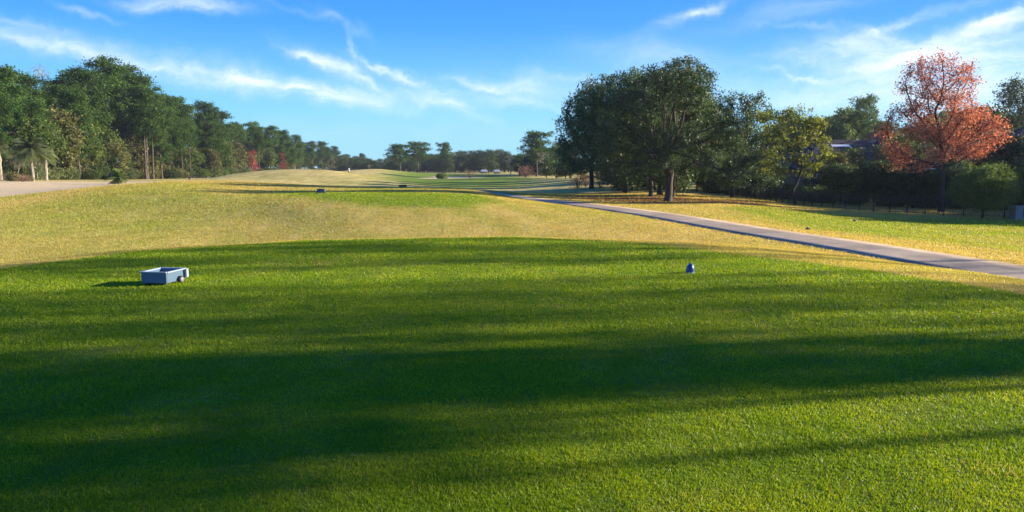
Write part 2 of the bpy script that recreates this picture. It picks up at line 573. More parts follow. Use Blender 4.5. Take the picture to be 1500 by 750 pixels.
MAT = dict(
    oak=foliage_mat('oak_leaf', (.012, .030, .014), (.115, .165, .055), .40, (1.1, 1.3, .75), gloss=.5),
    pine=foliage_mat('pine_needle', (.008, .034, .006), (.095, .175, .022), .25),
    green=foliage_mat('broadleaf', (.040, .080, .018), (.150, .190, .045), .4),
    olive=foliage_mat('olive_leaf', (.070, .080, .025), (.21, .20, .07), .35),
    yellow=foliage_mat('yellow_green_leaf', (.05, .085, .015), (.42, .43, .07), .5),
    red=foliage_mat('autumn_red_leaf', (.19, .075, .065), (.74, .40, .22), .48, (1.2, .85, .65), mid=(.46, .17, .10), ns=.8),
    pinkred=foliage_mat('crimson_leaf', (.26, .035, .04), (.50, .10, .10), .4, (1.2, .8, .8)),
    hedge=foliage_mat('hedge_leaf', (.014, .032, .012), (.085, .125, .038), .3),
    palm=foliage_mat('palm_frond', (.07, .10, .035), (.20, .23, .09), .35),
    russet=foliage_mat('russet_twig', (.16, .085, .055), (.36, .22, .15), .3, (1.1, .9, .8)),
    greytwig=foliage_mat('grey_twig', (.11, .09, .075), (.25, .21, .17), .2, (1, .95, .9)),
    bark=bark_mat('bark_dark', (.030, .022, .016), (.085, .065, .050)),
    pinebark=bark_mat('pine_bark', (.045, .034, .027), (.135, .10, .078)),
    palebark=bark_mat('pale_bark', (.20, .17, .13), (.42, .37, .30)),
    black=simple('black_metal', (.012, .012, .013), .5),
    roof=simple('shingle', (.016, .019, .028), .95, var=.35, scale=14, bump=.4),
    stucco=simple('stucco_wall', (.24, .21, .18), .9, var=.08),
    white=simple('white_trim', (.75, .74, .72), .5, var=.05),
    glass=simple('window_glass', (.03, .035, .04), .08, var=.1),
    boxlip=simple('pale_grey_plastic', (.34, .39, .44), .4, var=.06),
    boxblue=simple('grey_blue_plastic', (.085, .145, .22), .35, var=.07, scale=9),
    boxin=simple('navy_plastic', (.035, .07, .15), .45, var=.2),
    tyre=simple('black_rubber', (.02, .02, .02), .8),
    rim=simple('grey_rim', (.20, .21, .23), .4, var=.08),
    marker=simple('blue_marker_paint', (.035, .06, .20), .28, var=.15, scale=20),
    markedge=simple('pale_blue_marker_edge', (.22, .32, .45), .3, var=.1, scale=20),
    metalgrey=simple('utility_grey', (.20, .22, .22), .5, var=.1),
    greenpaint=simple('green_paint', (.02, .09, .04), .5),
    stone=simple('rock', (.13, .11, .095), .9, var=.4, scale=9, bump=.5),
    wood=simple('weathered_wood', (.20, .15, .10), .8, var=.3, scale=12),
    palemetal=simple('pale_roof', (.38, .38, .38), .6, var=.1),
    brick=simple('brick', (.30, .13, .08), .85, var=.25, scale=18),
    litter=foliage_mat('fallen_leaf', (.10, .05, .02), (.36, .20, .07), .2, (1.2, .9, .6)),
)


def concrete():
    m, nt, out = new_mat('path_concrete')
    tc = N(nt, 'ShaderNodeTexCoord')
    n = noise(nt, tc.outputs['Object'], 1.2, 7, .65)
    n2 = noise(nt, tc.outputs['Object'], 60, 3, .6)
    n3 = noise(nt, tc.outputs['Object'], .35, 3, .5, 1.0)
    r = ramp(nt, n.outputs['Fac'], [(.3, (.36, .27, .165)), (.7, (.50, .395, .26))])
    c = mixc(nt, .35, r.outputs['Color'], n2.outputs['Color'], 'OVERLAY')
    st = ramp(nt, n3.outputs['Fac'], [(.4, (.72, .70, .68)), (.6, (1.05, 1.05, 1.05))])
    c = mixc(nt, 1.0, c, st.outputs['Color'], 'MULTIPLY')
    aa = N(nt, 'ShaderNodeAttribute'); aa.attribute_name = 'along'
    sa = N(nt, 'ShaderNodeSeparateColor'); nt.links.new(aa.outputs['Color'], sa.inputs[0])
    md = N(nt, 'ShaderNodeMath', operation='MODULO'); md.inputs[1].default_value = 3.0; nt.links.new(sa.outputs[0], md.inputs[0])
    lt = N(nt, 'ShaderNodeMath', operation='LESS_THAN'); lt.inputs[1].default_value = .035; nt.links.new(md.outputs[0], lt.inputs[0])
    c = mixc(nt, lt.outputs[0], c, (.07, .06, .05))
    ab = N(nt, 'ShaderNodeMath', operation='ABSOLUTE'); nt.links.new(sa.outputs[1], ab.inputs[0])
    ed = N(nt, 'ShaderNodeMapRange'); ed.inputs['From Min'].default_value = .95; ed.inputs['From Max'].default_value = 1.32; ed.inputs['To Max'].default_value = .8
    nt.links.new(ab.outputs[0], ed.inputs['Value'])
    em = N(nt, 'ShaderNodeMath', operation='MULTIPLY'); nt.links.new(ed.outputs[0], em.inputs[0]); nt.links.new(n.outputs['Fac'], em.inputs[1])
    c = mixc(nt, em.outputs[0], c, (.16, .12, .06))
    p = N(nt, 'ShaderNodeBsdfPrincipled'); p.inputs['Roughness'].default_value = .8
    nt.links.new(c, p.inputs['Base Color'])
    b = N(nt, 'ShaderNodeBump'); b.inputs['Strength'].default_value = .4; b.inputs['Distance'].default_value = .01
    nt.links.new(n2.outputs['Fac'], b.inputs['Height']); nt.links.new(b.outputs['Normal'], p.inputs['Normal'])
    nt.links.new(p.outputs['BSDF'], out.inputs['Surface'])
    return m


MAT['concrete'] = concrete()
MAT['turf'] = ground_material()
MAT['blade'] = blade_material()


# ------------------------------------------------------------------ ground
def build_ground():
    fine = np.radians(np.arange(-44, 44.01, .16))
    coarse = np.radians(np.arange(44, 316, 4.0))[1:]
    ang = np.concatenate([fine, coarse])
    rad = np.concatenate([[.4, .9, 1.5, 2.1], np.geomspace(2.6, 450, 430), np.geomspace(470, 6000, 14)])
    A_, R_ = np.meshgrid(ang, rad)
    x = (np.sin(A_) * R_).ravel(); y = (np.cos(A_) * R_).ravel()
    z = H(x, y)
    zc = zones(x, y)
    na, nr = len(ang), len(rad)
    i = np.arange(nr - 1)[:, None] * na; j = np.arange(na)[None, :]; j2 = (j + 1) % na
    q = np.stack([i + j, i + j2, i + na + j2, i + na + j], -1).reshape(-1, 4)
    # fix centre hole with an extra vertex fan as degenerate-free tris is skipped: tiny hole under the camera closed by quads
    verts = np.stack([x, y, z], 1)
    c = len(verts)
    verts = np.vstack([verts, [[0, 0, Hs(0, 0)]]])
    zc = np.vstack([zc, [[.95, 0, 0]]])
    me = np_mesh('ground', verts, q[:, ::-1], MAT['turf'], True, {'zone': zc})
    o = bpy.data.objects.new('ground', me)
    link(o); tag(o, kind='structure')
    return o


build_ground()


def build_path():
    W2 = 1.32
    P = PATHC
    T = np.gradient(P, axis=0); T /= np.linalg.norm(T, axis=1)[:, None]
    Nn = np.stack([-T[:, 1], T[:, 0]], 1)
    offs = [-W2 - .02, -W2, -W2 * .5, 0, W2 * .5, W2, W2 + .02]
    rows = []
    for k, o_ in enumerate(offs):
        q = P + Nn * o_
        z = H(q[:, 0], q[:, 1]) + (.022 if 0 < k < len(offs) - 1 else -.15)
        rows.append(np.column_stack([q, z]))
    V = np.stack(rows, 1)
    n, m_ = V.shape[:2]
    i = np.arange(n - 1)[:, None] * m_; j = np.arange(m_ - 1)[None, :]
    q = np.stack([i + j, i + j + 1, i + m_ + j + 1, i + m_ + j], -1).reshape(-1, 4)
    sl = np.r_[0, np.cumsum(np.linalg.norm(np.diff(P, axis=0), axis=1))]
    lon = np.repeat(sl[:, None], m_, 1).reshape(-1, 1)
    lon = np.hstack([lon, np.tile(np.array(offs), n)[:, None], lon * 0])
    me = np_mesh('cart_path', V.reshape(-1, 3), q[:, ::-1], MAT['concrete'], False, {'along': lon})
    o = bpy.data.objects.new('cart_path', me)
    link(o); tag(o, kind='structure')


build_path()


def build_grass():
    k0, d0, p = 9500., 3.5, 2.0001
    NB = 1700000
    # sample d from d^(1-p)
    lo, hi = 2.4, 80.
    e = 2 - p
    uu = rng.random(NB)
    d = (lo ** e + uu * (hi ** e - lo ** e)) ** (1 / e)
    a = (rng.random(NB) * 2 - 1) * .745
    x = np.tan(a) * 0 + d * np.sin(a); y = d * np.cos(a)
    z = H(x, y)
    zc = zones(x, y)
    keep = (line_dist(x, y, PATHC[::4]) > 1.20 + .22 * fbm(x, y, .5, 2)) & (zc[:, 1] < .3) & (rng.random(NB) > zc[:, 2] * .8)
    x, y, z, zc, d = x[keep], y[keep], z[keep], zc[keep], d[keep]
    n = len(x)
    tee = sstep(.3, -.3, poly_sd(x, y, TEE))
    clump = fbm(x, y, .12, 2)
    g = (zc[:, 0] + (fbm(x * 3, y * 3, 1.0, 2) - .5) * .5 > rng.random(n) * .6 + .2).astype(float)
    cont = np.clip(zc[:, 0] + (fbm(x * 3, y * 3, 1.0, 2) - .5) * .35 + (rng.random(n) - .5) * .3, 0, 1)
    g = g * tee + cont * (1 - tee)
    # isolated dead blades inside the tee
    g = np.where(rng.random(n) < .008, 0, g)
    h = (.0085 + .00105 * d) * (.6 + .8 * rng.random(n)) * (.55 + .9 * clump)
    h *= 1 - (1 - tee) * .1
    w = (.0010 + .00040 * d) * (.7 + .6 * rng.random(n))
    th = rng.random(n) * 2 * np.pi
    lean = h * (.2 + .9 * rng.random(n)); la = rng.random(n) * 2 * np.pi
    bx, by = np.cos(th) * w, np.sin(th) * w
    z0 = z - .002
    V = np.empty((n, 3, 3), dtype=np.float32)
    V[:, 0] = np.stack([x - bx, y - by, z0], 1)
    V[:, 1] = np.stack([x + bx, y + by, z0], 1)
    V[:, 2] = np.stack([x + lean * np.cos(la), y + lean * np.sin(la), z + h], 1)
    F_ = np.arange(n * 3, dtype=np.int32).reshape(-1, 3)
    rnd = np.clip(rng.random(n) * .55 + .6 * fbm(x, y, .5, 3) - .05, 0, 1)
    col = np.stack([g, rnd, zc[:, 2]], 1).astype(np.float32)
    col = np.repeat(col, 3, axis=0)
    me = np_mesh('grass', V.reshape(-1, 3), F_, MAT['blade'], False, {'zone': col})
    o = bpy.data.objects.new('grass', me)
    link(o)
    tag(o, 'short mown grass blades, green on the tee and straw coloured beyond', 'grass', kind='stuff')


build_grass()


# ------------------------------------------------------------------ tree generators
def rhombi(C, size, r, aspect=.5, flat=0.0, pref=None):
    """leaf quads round centres C"""
    n = len(C)
    a = r.normal(size=(n, 3)); a[:, 2] *= (1 - flat)
    if pref is not None: a = a * .7 + pref
    a /= np.linalg.norm(a, axis=1)[:, None] + 1e-9
    b = np.cross(a, r.normal(size=(n, 3))); b /= np.linalg.norm(b, axis=1)[:, None] + 1e-9
    s = size * (.6 + .8 * r.random(n))[:, None]
    a = a * s; b = b * s * aspect
    V = np.stack([C - a, C - b * .9, C + a, C + b], 1).reshape(-1, 3)
    Fq = np.arange(n * 4).reshape(-1, 4)
    return V, Fq


def chains_mesh(name, nodes, parent, radius, mat, minr=0.0, sides=6):
    nodes = np.asarray(nodes)
    n = len(nodes)
    child = [[] for _ in range(n)]
    for i in range(n):
        if parent[i] >= 0: child[parent[i]].append(i)
    mb = MB()
    starts = [(i, -1) for i in range(n) if parent[i] < 0]
    while starts:
        s, p = starts.pop()
        pts = []; rs = []
        if p >= 0:
            pts.append(nodes[p]); rs.append(radius[s])
        cur = s
        while True:
            pts.append(nodes[cur]); rs.append(radius[cur])
            cs = child[cur]
            if not cs: break
            cs = sorted(cs, key=lambda c: -radius[c])
            for c in cs[1:]:
                starts.append((c, cur))
            cur = cs[0]
        if len(pts) > 1 and max(rs) >= minr:
            sd = sides if max(rs) > .06 else (4 if max(rs) > .025 else 3)
            mb.tube(pts, rs, sd, cap=False)
    me = bpy.data.meshes.new(name)
    me.from_pydata(mb.v, [], mb.f)
    me.polygons.foreach_set('use_smooth', mb.sm)
    me.update(); me.materials.append(mat)
    return me


def colonize(att, trunk, D, di, dk, iters=120, seed=0):
    r = np.random.default_rng(seed)
    nodes = [np.array(p, float) for p in trunk]
    parent = [-1] + list(range(len(trunk) - 1))
    att = np.array(att)
    nd = np.array(nodes)
    dist = np.linalg.norm(att[:, None] - nd[None], axis=2)
    near = dist.argmin(1); nd_ = dist.min(1)
    alive = np.ones(len(att), bool)
    for it in range(iters):
        act = alive & (nd_ < di)
        if not act.any():
            if not alive.any(): break
            act = alive & (nd_ <= nd_[alive].min() + D)
        idx = np.where(act)[0]
        dirs = att[idx] - np.array(nodes)[near[idx]]
        dirs /= np.linalg.norm(dirs, axis=1)[:, None] + 1e-9
        acc = {}
        for k, i in enumerate(near[idx]):
            acc.setdefault(i, []).append(dirs[k])
        new = []
        N0 = len(nodes)
        for i, ds in acc.items():
            v = np.sum(ds, 0) + r.normal(size=3) * .25
            v /= np.linalg.norm(v) + 1e-9
            q = nodes[i] + v * D
            new.append((i, q))
        for i, q in new:
            nodes.append(q); parent.append(i)
        nn = np.array([q for _, q in new])
        dist = np.linalg.norm(att[:, None] - nn[None], axis=2)
        m = dist.min(1); am = dist.argmin(1)
        up = m < nd_
        near[up] = N0 + am[up]; nd_[up] = m[up]
        alive &= nd_ > dk
        if len(nodes) > 9000: break
    return np.array(nodes), parent


def radii_of(parent, r0, tip, expo=2.4):
    n = len(parent)
    a = np.full(n, 0.0)
    nch = np.zeros(n, int)
    for i in range(n):
        if parent[i] >= 0: nch[parent[i]] += 1
    for i in range(n - 1, -1, -1):
        if nch[i] == 0: a[i] += tip ** expo
        if parent[i] >= 0: a[parent[i]] += a[i]
    r = a ** (1 / expo)
    return r * (r0 / r[0]) if r[0] > 0 else r


def blob_points(blobs, n, r, inner=.35):
    """points in a union of ellipsoids, denser near their shells"""
    vol = np.array([b[3] * b[4] * b[5] for b in blobs]) ** .8
    w = vol / vol.sum()
    out = []
    k = r.choice(len(blobs), size=n, p=w)
    d = r.normal(size=(n, 3)); d /= np.linalg.norm(d, axis=1)[:, None]
    rad = (inner + (1 - inner) * r.random(n) ** .6)
    B = np.array(blobs)[k]
    return B[:, :3] + d * rad[:, None] * B[:, 3:6]


def broad_tree(name, blobs, trunk, r0, nat=900, D=.35, leaf=.10, per=14, spread=.35, mat='oak', bark='bark', seed=1, tipr=.012, leaf_keep=1.0, minr=.0, aspect=.5, di=3.0, clumpy=False):
    """returns (crown mesh, trunk mesh), base at origin"""
    r = np.random.default_rng(seed)
    att = blob_points(blobs, nat, r)
    att = att[att[:, 2] > .5]
    nodes, parent = colonize(att, trunk, D, di, D * 1.3, seed=seed)
    rad = radii_of(parent, r0, tipr)
    nb = len(trunk)
    # root flare
    rad[0] *= 1.35
    tm = chains_mesh(name + '_trunk', nodes, parent, rad, MAT[bark], minr=minr)
    isl = rad < np.quantile(rad[nb:], .93)
    isl[:nb] = False
    tips = nodes[isl]
    if leaf_keep < 1: tips = tips[r.random(len(tips)) < leaf_keep]
    if clumpy:
        tips = tips[r.random(len(tips)) < .5]; per = int(per * 1.9); spread = spread * .72
    C = np.repeat(tips, per, axis=0)
    C = C + r.normal(size=C.shape) * spread * np.array([1, 1, .75])
    V, Fq = rhombi(C, leaf, r, aspect)
    cm = np_mesh(name + '_crown', V, Fq, MAT[mat])
    return cm, tm


def ring_blobs(R, z0, z1, n, r, rs=(.35, .5), top=1.0, shape=.6):
    """a crown made of many lobes"""
    out = []
    for i in range(n):
        t = r.random() ** .9
        z = z0 + (z1 - z0) * t
        prof = math.sqrt(max(0.03, 1 - (abs(t - .38) / .66) ** 2))
        q = R * prof * (r.random() ** shape) * .72
        a = r.random() * 2 * math.pi
        s = R * (rs[0] + (rs[1] - rs[0]) * r.random())
        out.append((q * math.cos(a), q * math.sin(a), min(z, z1 - s * .6), s, s, s * .7))
    return out


def pine_meshes(name, seed, Ht=25., crown0=.45, R=4.2, nb=46, leaf=.24, mat='pine', clump=54, bark='pinebark'):
    r = np.random.default_rng(seed)
    mb = MB()
    k = 9
    pts = [(0, 0, 0)]
    bend = r.normal(size=2) * .25
    for i in range(1, k + 1):
        t = i / k
        pts.append((bend[0] * math.sin(t * 3) + r.normal() * .06, bend[1] * math.sin(t * 2.4) + r.normal() * .06, Ht * .97 * t))
    P = np.array(pts)
    rr = [(.30 * (1 - i / k) ** .75 + .035) * (1.25 if i == 0 else 1) for i in range(k + 1)]
    mb.tube(P, rr, 8, False)
    C = []
    for b in range(nb):
        t = b / (nb - 1)
        hz = Ht * (crown0 + (1 - crown0) * t ** .9)
        if t < .25 and r.random() < .35: continue
        prof = max(.22, 1 - ((t - .42) / .66) ** 2) ** .6
        L = R * prof * (.50 + .62 * r.random())
        a = r.random() * 2 * math.pi
        f = hz / (Ht * .97)
        base = np.array([np.interp(f, np.linspace(0, 1, k + 1), P[:, 0]), np.interp(f, np.linspace(0, 1, k + 1), P[:, 1]), hz * .985])
        up = (.05 + .45 * t + r.normal() * .12)
        d = np.array([math.cos(a), math.sin(a), up])
        p1 = base + d * L * .5; p2 = base + d * L + np.array([0, 0, .12 * L])
        mb.tube([base, p1, p2], [.07, .045, .02], 4, False)
        for q in range(max(2, int(L * 1.5))):
            s = .35 + .7 * r.random()
            c = base + d * L * s + np.array([0, 0, .1 * L * s]) + r.normal(size=3) * np.array([.55, .55, .25]) * (.4 + .25 * L)
            cc = c + r.normal(size=(clump, 3)) * np.array([.55, .55, .36]) * (.75 + .6 * r.random())
            C.append(cc)
    C.append(np.array([[0, 0, Ht * .985]]) + r.normal(size=(clump * 3, 3)) * np.array([.9, .9, .55]))
    C = np.vstack(C)
    V, Fq = rhombi(C, leaf, r, .42)
    cm = np_mesh(name + '_crown', V, Fq, MAT[mat])
    tm = bpy.data.meshes.new(name + '_trunk')
    tm.from_pydata(mb.v, [], mb.f); tm.polygons.foreach_set('use_smooth', mb.sm); tm.update(); tm.materials.append(MAT[bark])
    return cm, tm, Ht


def bush_meshes(name, seed, mat, R=1.0, Hh=1.0, n=2200, leaf=.09, lobes=9, bark='bark', low=.0, aspect=.55):
    """leafy bush, unit size R x Hh, base at origin"""
    r = np.random.default_rng(seed)
    bl = []
    for i in range(lobes):
        a = r.random() * 6.283; q = R * .6 * r.random() ** .6
        s = R * (.38 + .3 * r.random())
        zc_ = low + (Hh - low) * (.3 + .5 * r.random())
        bl.append((q * math.cos(a), q * math.sin(a), min(zc_, Hh - s * .6), s, s, s * .75 * Hh / max(R, .01) if Hh < R else s * .85))
    C = blob_points(bl, n, r, .55)
    C = C[C[:, 2] > low * .6 + .02]
    V, Fq = rhombi(C, leaf, r, aspect)
    cm = np_mesh(name + '_crown', V, Fq, MAT[mat])
    mb = MB()
    for i in range(5):
        a = r.random() * 6.283
        mb.tube([(0.05 * math.cos(a), .05 * math.sin(a), 0), (.25 * R * math.cos(a), .25 * R * math.sin(a), Hh * .4), (.5 * R * math.cos(a), .5 * R * math.sin(a), Hh * .7)], [.05 * R, .03 * R, .012 * R], 5, False)
    tm = bpy.data.meshes.new(name + '_stem'); tm.from_pydata(mb.v, [], mb.f); tm.update(); tm.materials.append(MAT[bark])
    return cm, tm


def place(name, cm, tm, loc, rz, s, label, cat, group=None, crown='crown', trunk='trunk', sz=None):
    root = empty(name, loc, rz)
    if isinstance(s, (int, float)): s = (s, s, s)
    root.scale = s
    tag(root, label, cat, group)
    link(bpy.data.objects.new(crown, cm), root)
    link(bpy.data.objects.new(trunk, tm), root)
    return root


def ground_at(x, y, dz=-.05):
    return (x, y, Hs(x, y) + dz)


# ------------------------------------------------------------------ left pine wood
PV = [pine_meshes('pine%d' % i, 20 + i, Ht=25, crown0=c0, R=R_, nb=nb_) for i, (c0, R_, nb_) in
      enumerate([(.42, 5.4, 62), (.50, 4.6, 54), (.34, 5.8, 70), (.58, 4.6, 46), (.26, 5.0, 74)])]
rr = random.Random(5)
XW = -98.0


def wood_y(px): return XW * F / (px - 750.0)


def top_h(px, topy, Y):
    return at(px, topy, Y)[2] - Hs(at(px, topy, Y)[0], Y)


SKY = [(2, 92), (40, 106), (82, 110), (120, 96), (150, 80), (182, 92), (208, 108), (236, 134), (263, 140), (299, 146), (322, 160), (346, 177), (371, 177), (394, 183),
       (412, 189), (432, 196), (455, 206), (472, 206), (489, 213), (508, 225), (531, 224), (547, 236)]
SKYLAB = [
    'tall pine at the left edge of the photo with its crown cut by the frame',
    'slender dark pine standing right of the frame edge behind the feathery palms',
    'pine with a broad clumped crown beside a bare leafless top',
    'wide dark pine on the left shoulder of the tallest crown of the wood',
    'tallest pine of the left wood with a big rounded dark crown',
    'tall pine on the right shoulder of the highest crown',
    'pine on the steeply falling skyline just right of the tallest group',
    'pine at the foot of the steep skyline step of the left wood',
    'flat topped pine after the deep step in the skyline',
    'lone round headed pine with bare upper trunk above the shrubs',
    'pine sloping down right of the round headed pine',
    'lower pine with a pale lit crown before the red tree',
    'round dark pine standing above the narrow crimson tree',
    'second round dark pine above the crimson tree, slightly to its right',
    'pine directly right of the crimson tree over the straw mound',
    'pine at the right end of the tall wood above the mound crest',
    'dark pine starting the lower far part of the left wood',
    'second dark pine of the lower far part of the left wood',
    'far pine above the second straw mound',
    'small far pine with a notch of sky on its left',
    'small far pine near the end of the left wood',
    'lowest and last pine where the left wood meets the open sky',
]
for i, (px, ty) in enumerate(SKY):
    Y = wood_y(px) * (1.0 + .05 * rr.random())
    if px > 440: Y *= 1.12
    x = at(px, ty, Y)[0]
    h = top_h(px, ty, Y)
    cm, tm, H0 = PV[[2, 1, 0, 2, 4, 0, 4, 1, 0, 3, 1, 4, 0, 0, 2, 4, 0, 2, 4, 1, 0, 4][i]]
    s = h / (H0 * 1.06)
    sw = max(s, .62) * 1.05
    place('pine_tree', cm, tm, ground_at(x, Y), rr.random() * 6.28, (sw, sw, s), SKYLAB[i], 'pine tree', 'pines of the wood left of the fairway')

skx = [p[0] for p in SKY]; sky_ = [p[1] for p in SKY]
for i in range(120):
    px = -60 + 620 * (i + rr.random()) / 120
    depth = rr.choice([-7, 4, 10, 18, 26])
    Y = (XW - depth) * F / (px - 750.0)
    if px > 440: Y *= 1.12
    ty = np.interp(px, skx, sky_)
    lowr = rr.uniform(.06, .42)
    ty2 = ty + (HORIZ - ty) * lowr + 3
    x = at(px, ty2, Y)[0]
    h = top_h(px, ty2, Y)
    cm, tm, H0 = PV[rr.randrange(5)]
    s = h / (H0 * 1.06)
    sw = max(s, .5) * 1.1 * rr.uniform(.75, 1.15)
    fill = ('lower pine filling the middle of the left wood beneath the skyline crowns' if depth > 0 else 'pine standing forward at the front edge of the left wood, trunk showing')
    place('pine_tree', cm, tm, ground_at(x, Y), rr.random() * 6.28, (sw, sw, s), fill, 'pine tree',
          'pines filling the left wood' if depth > 0 else 'front edge pines of the left wood')

BR = []
for i in range(3):
    r_ = np.random.default_rng(50 + i)
    BR.append(broad_tree('broad%d' % i, ring_blobs(3.6, 2.0, 9.5, 15, r_), [(0, 0, 0), (.05, 0, .9), (0, .05, 1.8), (.05, 0, 2.6)], .17, nat=300, D=.5, leaf=.22, per=26, spread=.6,
                         mat=['green', 'olive', 'green'][i], seed=60 + i, tipr=.02, minr=.03, clumpy=True))
BUSH = [bush_meshes('bush0', 1, 'green', n=2400, leaf=.07), bush_meshes('bush1', 2, 'olive', n=2200, leaf=.07), bush_meshes('bush2', 3, 'hedge', n=2600, leaf=.07),
        bush_meshes('bush3', 4, 'russet', n=1500, leaf=.05, aspect=.2), bush_meshes('bush4', 5, 'palm', n=2000, leaf=.08, aspect=.35)]
# mid storey trees
for i in range(76):
    px = -40 + 600 * (i + rr.random()) / 76
    Y = (XW + 9 - rr.random() * 10) * F / (px - 750.0)
    if px > 440: Y *= 1.12
    x = (px - 750) / F * Y
    cm, tm = BR[rr.randrange(3)]
    ty = np.interp(px, skx, sky_)
    hmax = (246 - ty) / F * Y * .6 + 2
    s = min(rr.uniform(.75, 1.6), hmax / 9.5)
    place('understorey_tree', cm, tm, ground_at(x, Y), rr.random() * 6.28, (s * 1.1, s * 1.1, s), 'leafy small tree under the pines along the edge of the left wood', 'tree', 'small trees under the pines')
for i in range(70):
    px = -30 + 600 * (i + rr.random()) / 70
    Y = (XW + 11 - rr.random() * 6) * F / (px - 750.0)
    if px > 440: Y *= 1.12
    x = (px - 750) / F * Y
    k = rr.choice([0, 1, 2, 0, 2, 4])
    cm, tm = BUSH[k]
    s = rr.uniform(1.5, 2.9)
    lab = {0: 'green bush along the foot of the left pine wood', 1: 'olive bush along the foot of the left pine wood', 2: 'dark bush along the foot of the left pine wood', 4: 'grey green spiky bush along the foot of the left pine wood'}[k]
    place('bush', cm, tm, ground_at(x, Y), rr.random() * 6.28, (s * 1.15, s * 1.15, s), lab, 'bush', 'bushes at the foot of the left wood', 'foliage', 'stem')


def bare_tree(name, seed, Ht, R, twig='greytwig', bark='palebark', n=500, r0=.14, leafn=5):
    r = np.random.default_rng(seed)
    bl = ring_blobs(R, Ht * .35, Ht, 9, r)
    return broad_tree(name, bl, [(0, 0, 0), (0, 0, Ht * .1), (0.03, 0, Ht * .2), (0, 0.03, Ht * .28)], r0, nat=n, D=Ht * .035, leaf=.16, per=leafn, spread=.35, mat=twig, bark=bark, seed=seed, tipr=.02, aspect=.12, leaf_keep=.8)


bt = bare_tree('bare', 91, 9.0, 3.0)
for (px, py, Y, h, lab) in [(62, 95, 168, None, 'leafless grey tree poking above the pines near the left edge'),
                            (52, 222, 128, None, 'bare pale branched tree beside the feathery palms'),
                            (24, 226, 126, None, 'small bare tree at the left edge among the palms'),
                            (262, 224, 215, None, 'pale bare tree in front of the left wood, halfway along it'),
                            (243, 228, 220, None, 'second pale bare tree in front of the middle of the left wood')]:
    x = at(px, py, Y)[0]
    h = top_h(px, py, Y); s = h / 9.0
    sw = min(s, 1.2) * (1.0)
    place('bare_tree', bt[0], bt[1], ground_at(x, Y), rr.random() * 6, (sw, sw, s), lab, 'tree', None, 'twigs', 'trunk')

# crimson narrow tree
cr = broad_tree('crimson', ring_blobs(1.6, 1.5, 8.5, 12, np.random.default_rng(8)), [(0, 0, 0), (0, 0, 1), (.05, 0, 2)], .1, nat=160, D=.4, leaf=.17, per=12, spread=.35, mat='pinkred', seed=8, tipr=.02, minr=.03)
Y = 238.; x = at(371, 215, Y)[0]
place('crimson_tree', cr[0], cr[1], ground_at(x, Y), 0, (1.25, 1.25, 1.0), 'narrow crimson leaved tree in front of the left wood by the straw mound', 'tree')
Y = 268.; x = at(414, 215, Y)[0]
place('crimson_tree', cr[0], cr[1], ground_at(x, Y), 1, (1.1, 1.1, .95), 'fainter brownish red tree in the left wood above the mound crest', 'tree')


# ------------------------------------------------------------------ palms
def palm_meshes(name, seed, trunk_h, fr_len, nfr, mat='palm', tr=.22, droop=.55):
    r = np.random.default_rng(seed)
    vs = []; fs = []
    for k in range(nfr):
        a = r.random() * 6.283
        el = math.radians(r.uniform(-20, 78))
        L = fr_len * (.8 + .35 * r.random())
        d = np.array([math.cos(a) * math.cos(el), math.sin(a) * math.cos(el), math.sin(el)])
        side = np.array([-math.sin(a), math.cos(a), 0])
        prev = np.array([0, 0, trunk_h])
        m = 9
        pts = []
        for i in range(m + 1):
            t = i / m
            p = np.array([0, 0, trunk_h]) + d * L * t + np.array([0, 0, -droop * L * t * t * (.6 + .4 * math.cos(el))])
            pts.append(p)
        for i in range(m):
            p, q = pts[i], pts[i + 1]
            tg = (q - p) / np.linalg.norm(q - p)
            w = L * .30 * math.sin(math.pi * min(1, (i + .9) / (m + .6))) + .03
            for sg in (-1, 1):
                for j in range(3):
                    s0 = p + (q - p) * (j / 3)
                    tip = s0 + (side * sg * .8 + tg * .55 + np.array([0, 0, -.35])) * w
                    b = len(vs)
                    e = tg * L * .018
                    vs += [s0 - e, s0 + e, tip + e * .2, tip - e * .2]
                    fs.append((b, b + 1, b + 2, b + 3))
    cm = np_mesh(name + '_fronds', np.array(vs), np.array(fs), MAT[mat])
    mb = MB()
    n = 8
    mb.tube([(r.normal() * .03, r.normal() * .03, trunk_h * i / n) for i in range(n + 1)], [tr * (1.2 if i == 0 else 1) * (.93 + .14 * (i % 2)) for i in range(n)] + [tr * 1.5], 9, True)
    tm = bpy.data.meshes.new(name + '_trunk'); tm.from_pydata(mb.v, [], mb.f); tm.update(); tm.materials.append(MAT['palebark'])
    return cm, tm


pm1 = palm_meshes('date_palm', 3, 4.6, 3.3, 58)
pm2 = palm_meshes('cabbage_palm', 4, 4.3, 1.9, 60, droop=.8)
pm3 = palm_meshes('small_palm', 5, .8, 1.9, 44, mat='green', tr=.16, droop=.45)
for (pm, px, py, Y, hh, lab) in [
    (pm1, 52, 265, 118, 1.12, 'tallest feathery date palm with stiff fan of fronds at the left edge of the wood'),
    (pm2, 72, 262, 128, 1.15, 'round headed palm with pale trunk just right of the tallest feathery palm'),
    (pm2, 5, 262, 122, 1.25, 'round headed palm with pale trunk at the very left edge of the photo'),
    (pm1, 28, 263, 133, .85, 'shorter feathery palm between the edge palm and the tallest palm')]:
    x = (px - 750) / F * Y
    place('palm_tree', pm[0], pm[1], ground_at(x, Y), px, hh, lab, 'palm tree', 'palms at the left edge', 'fronds', 'trunk')
Y = 96.; x = (177 - 750) / F * Y
place('young_palm', pm3[0], pm3[1], ground_at(x, Y), 0, .95, 'young short palm standing alone on the edge of the sand strip', 'palm tree', None, 'fronds', 'trunk')
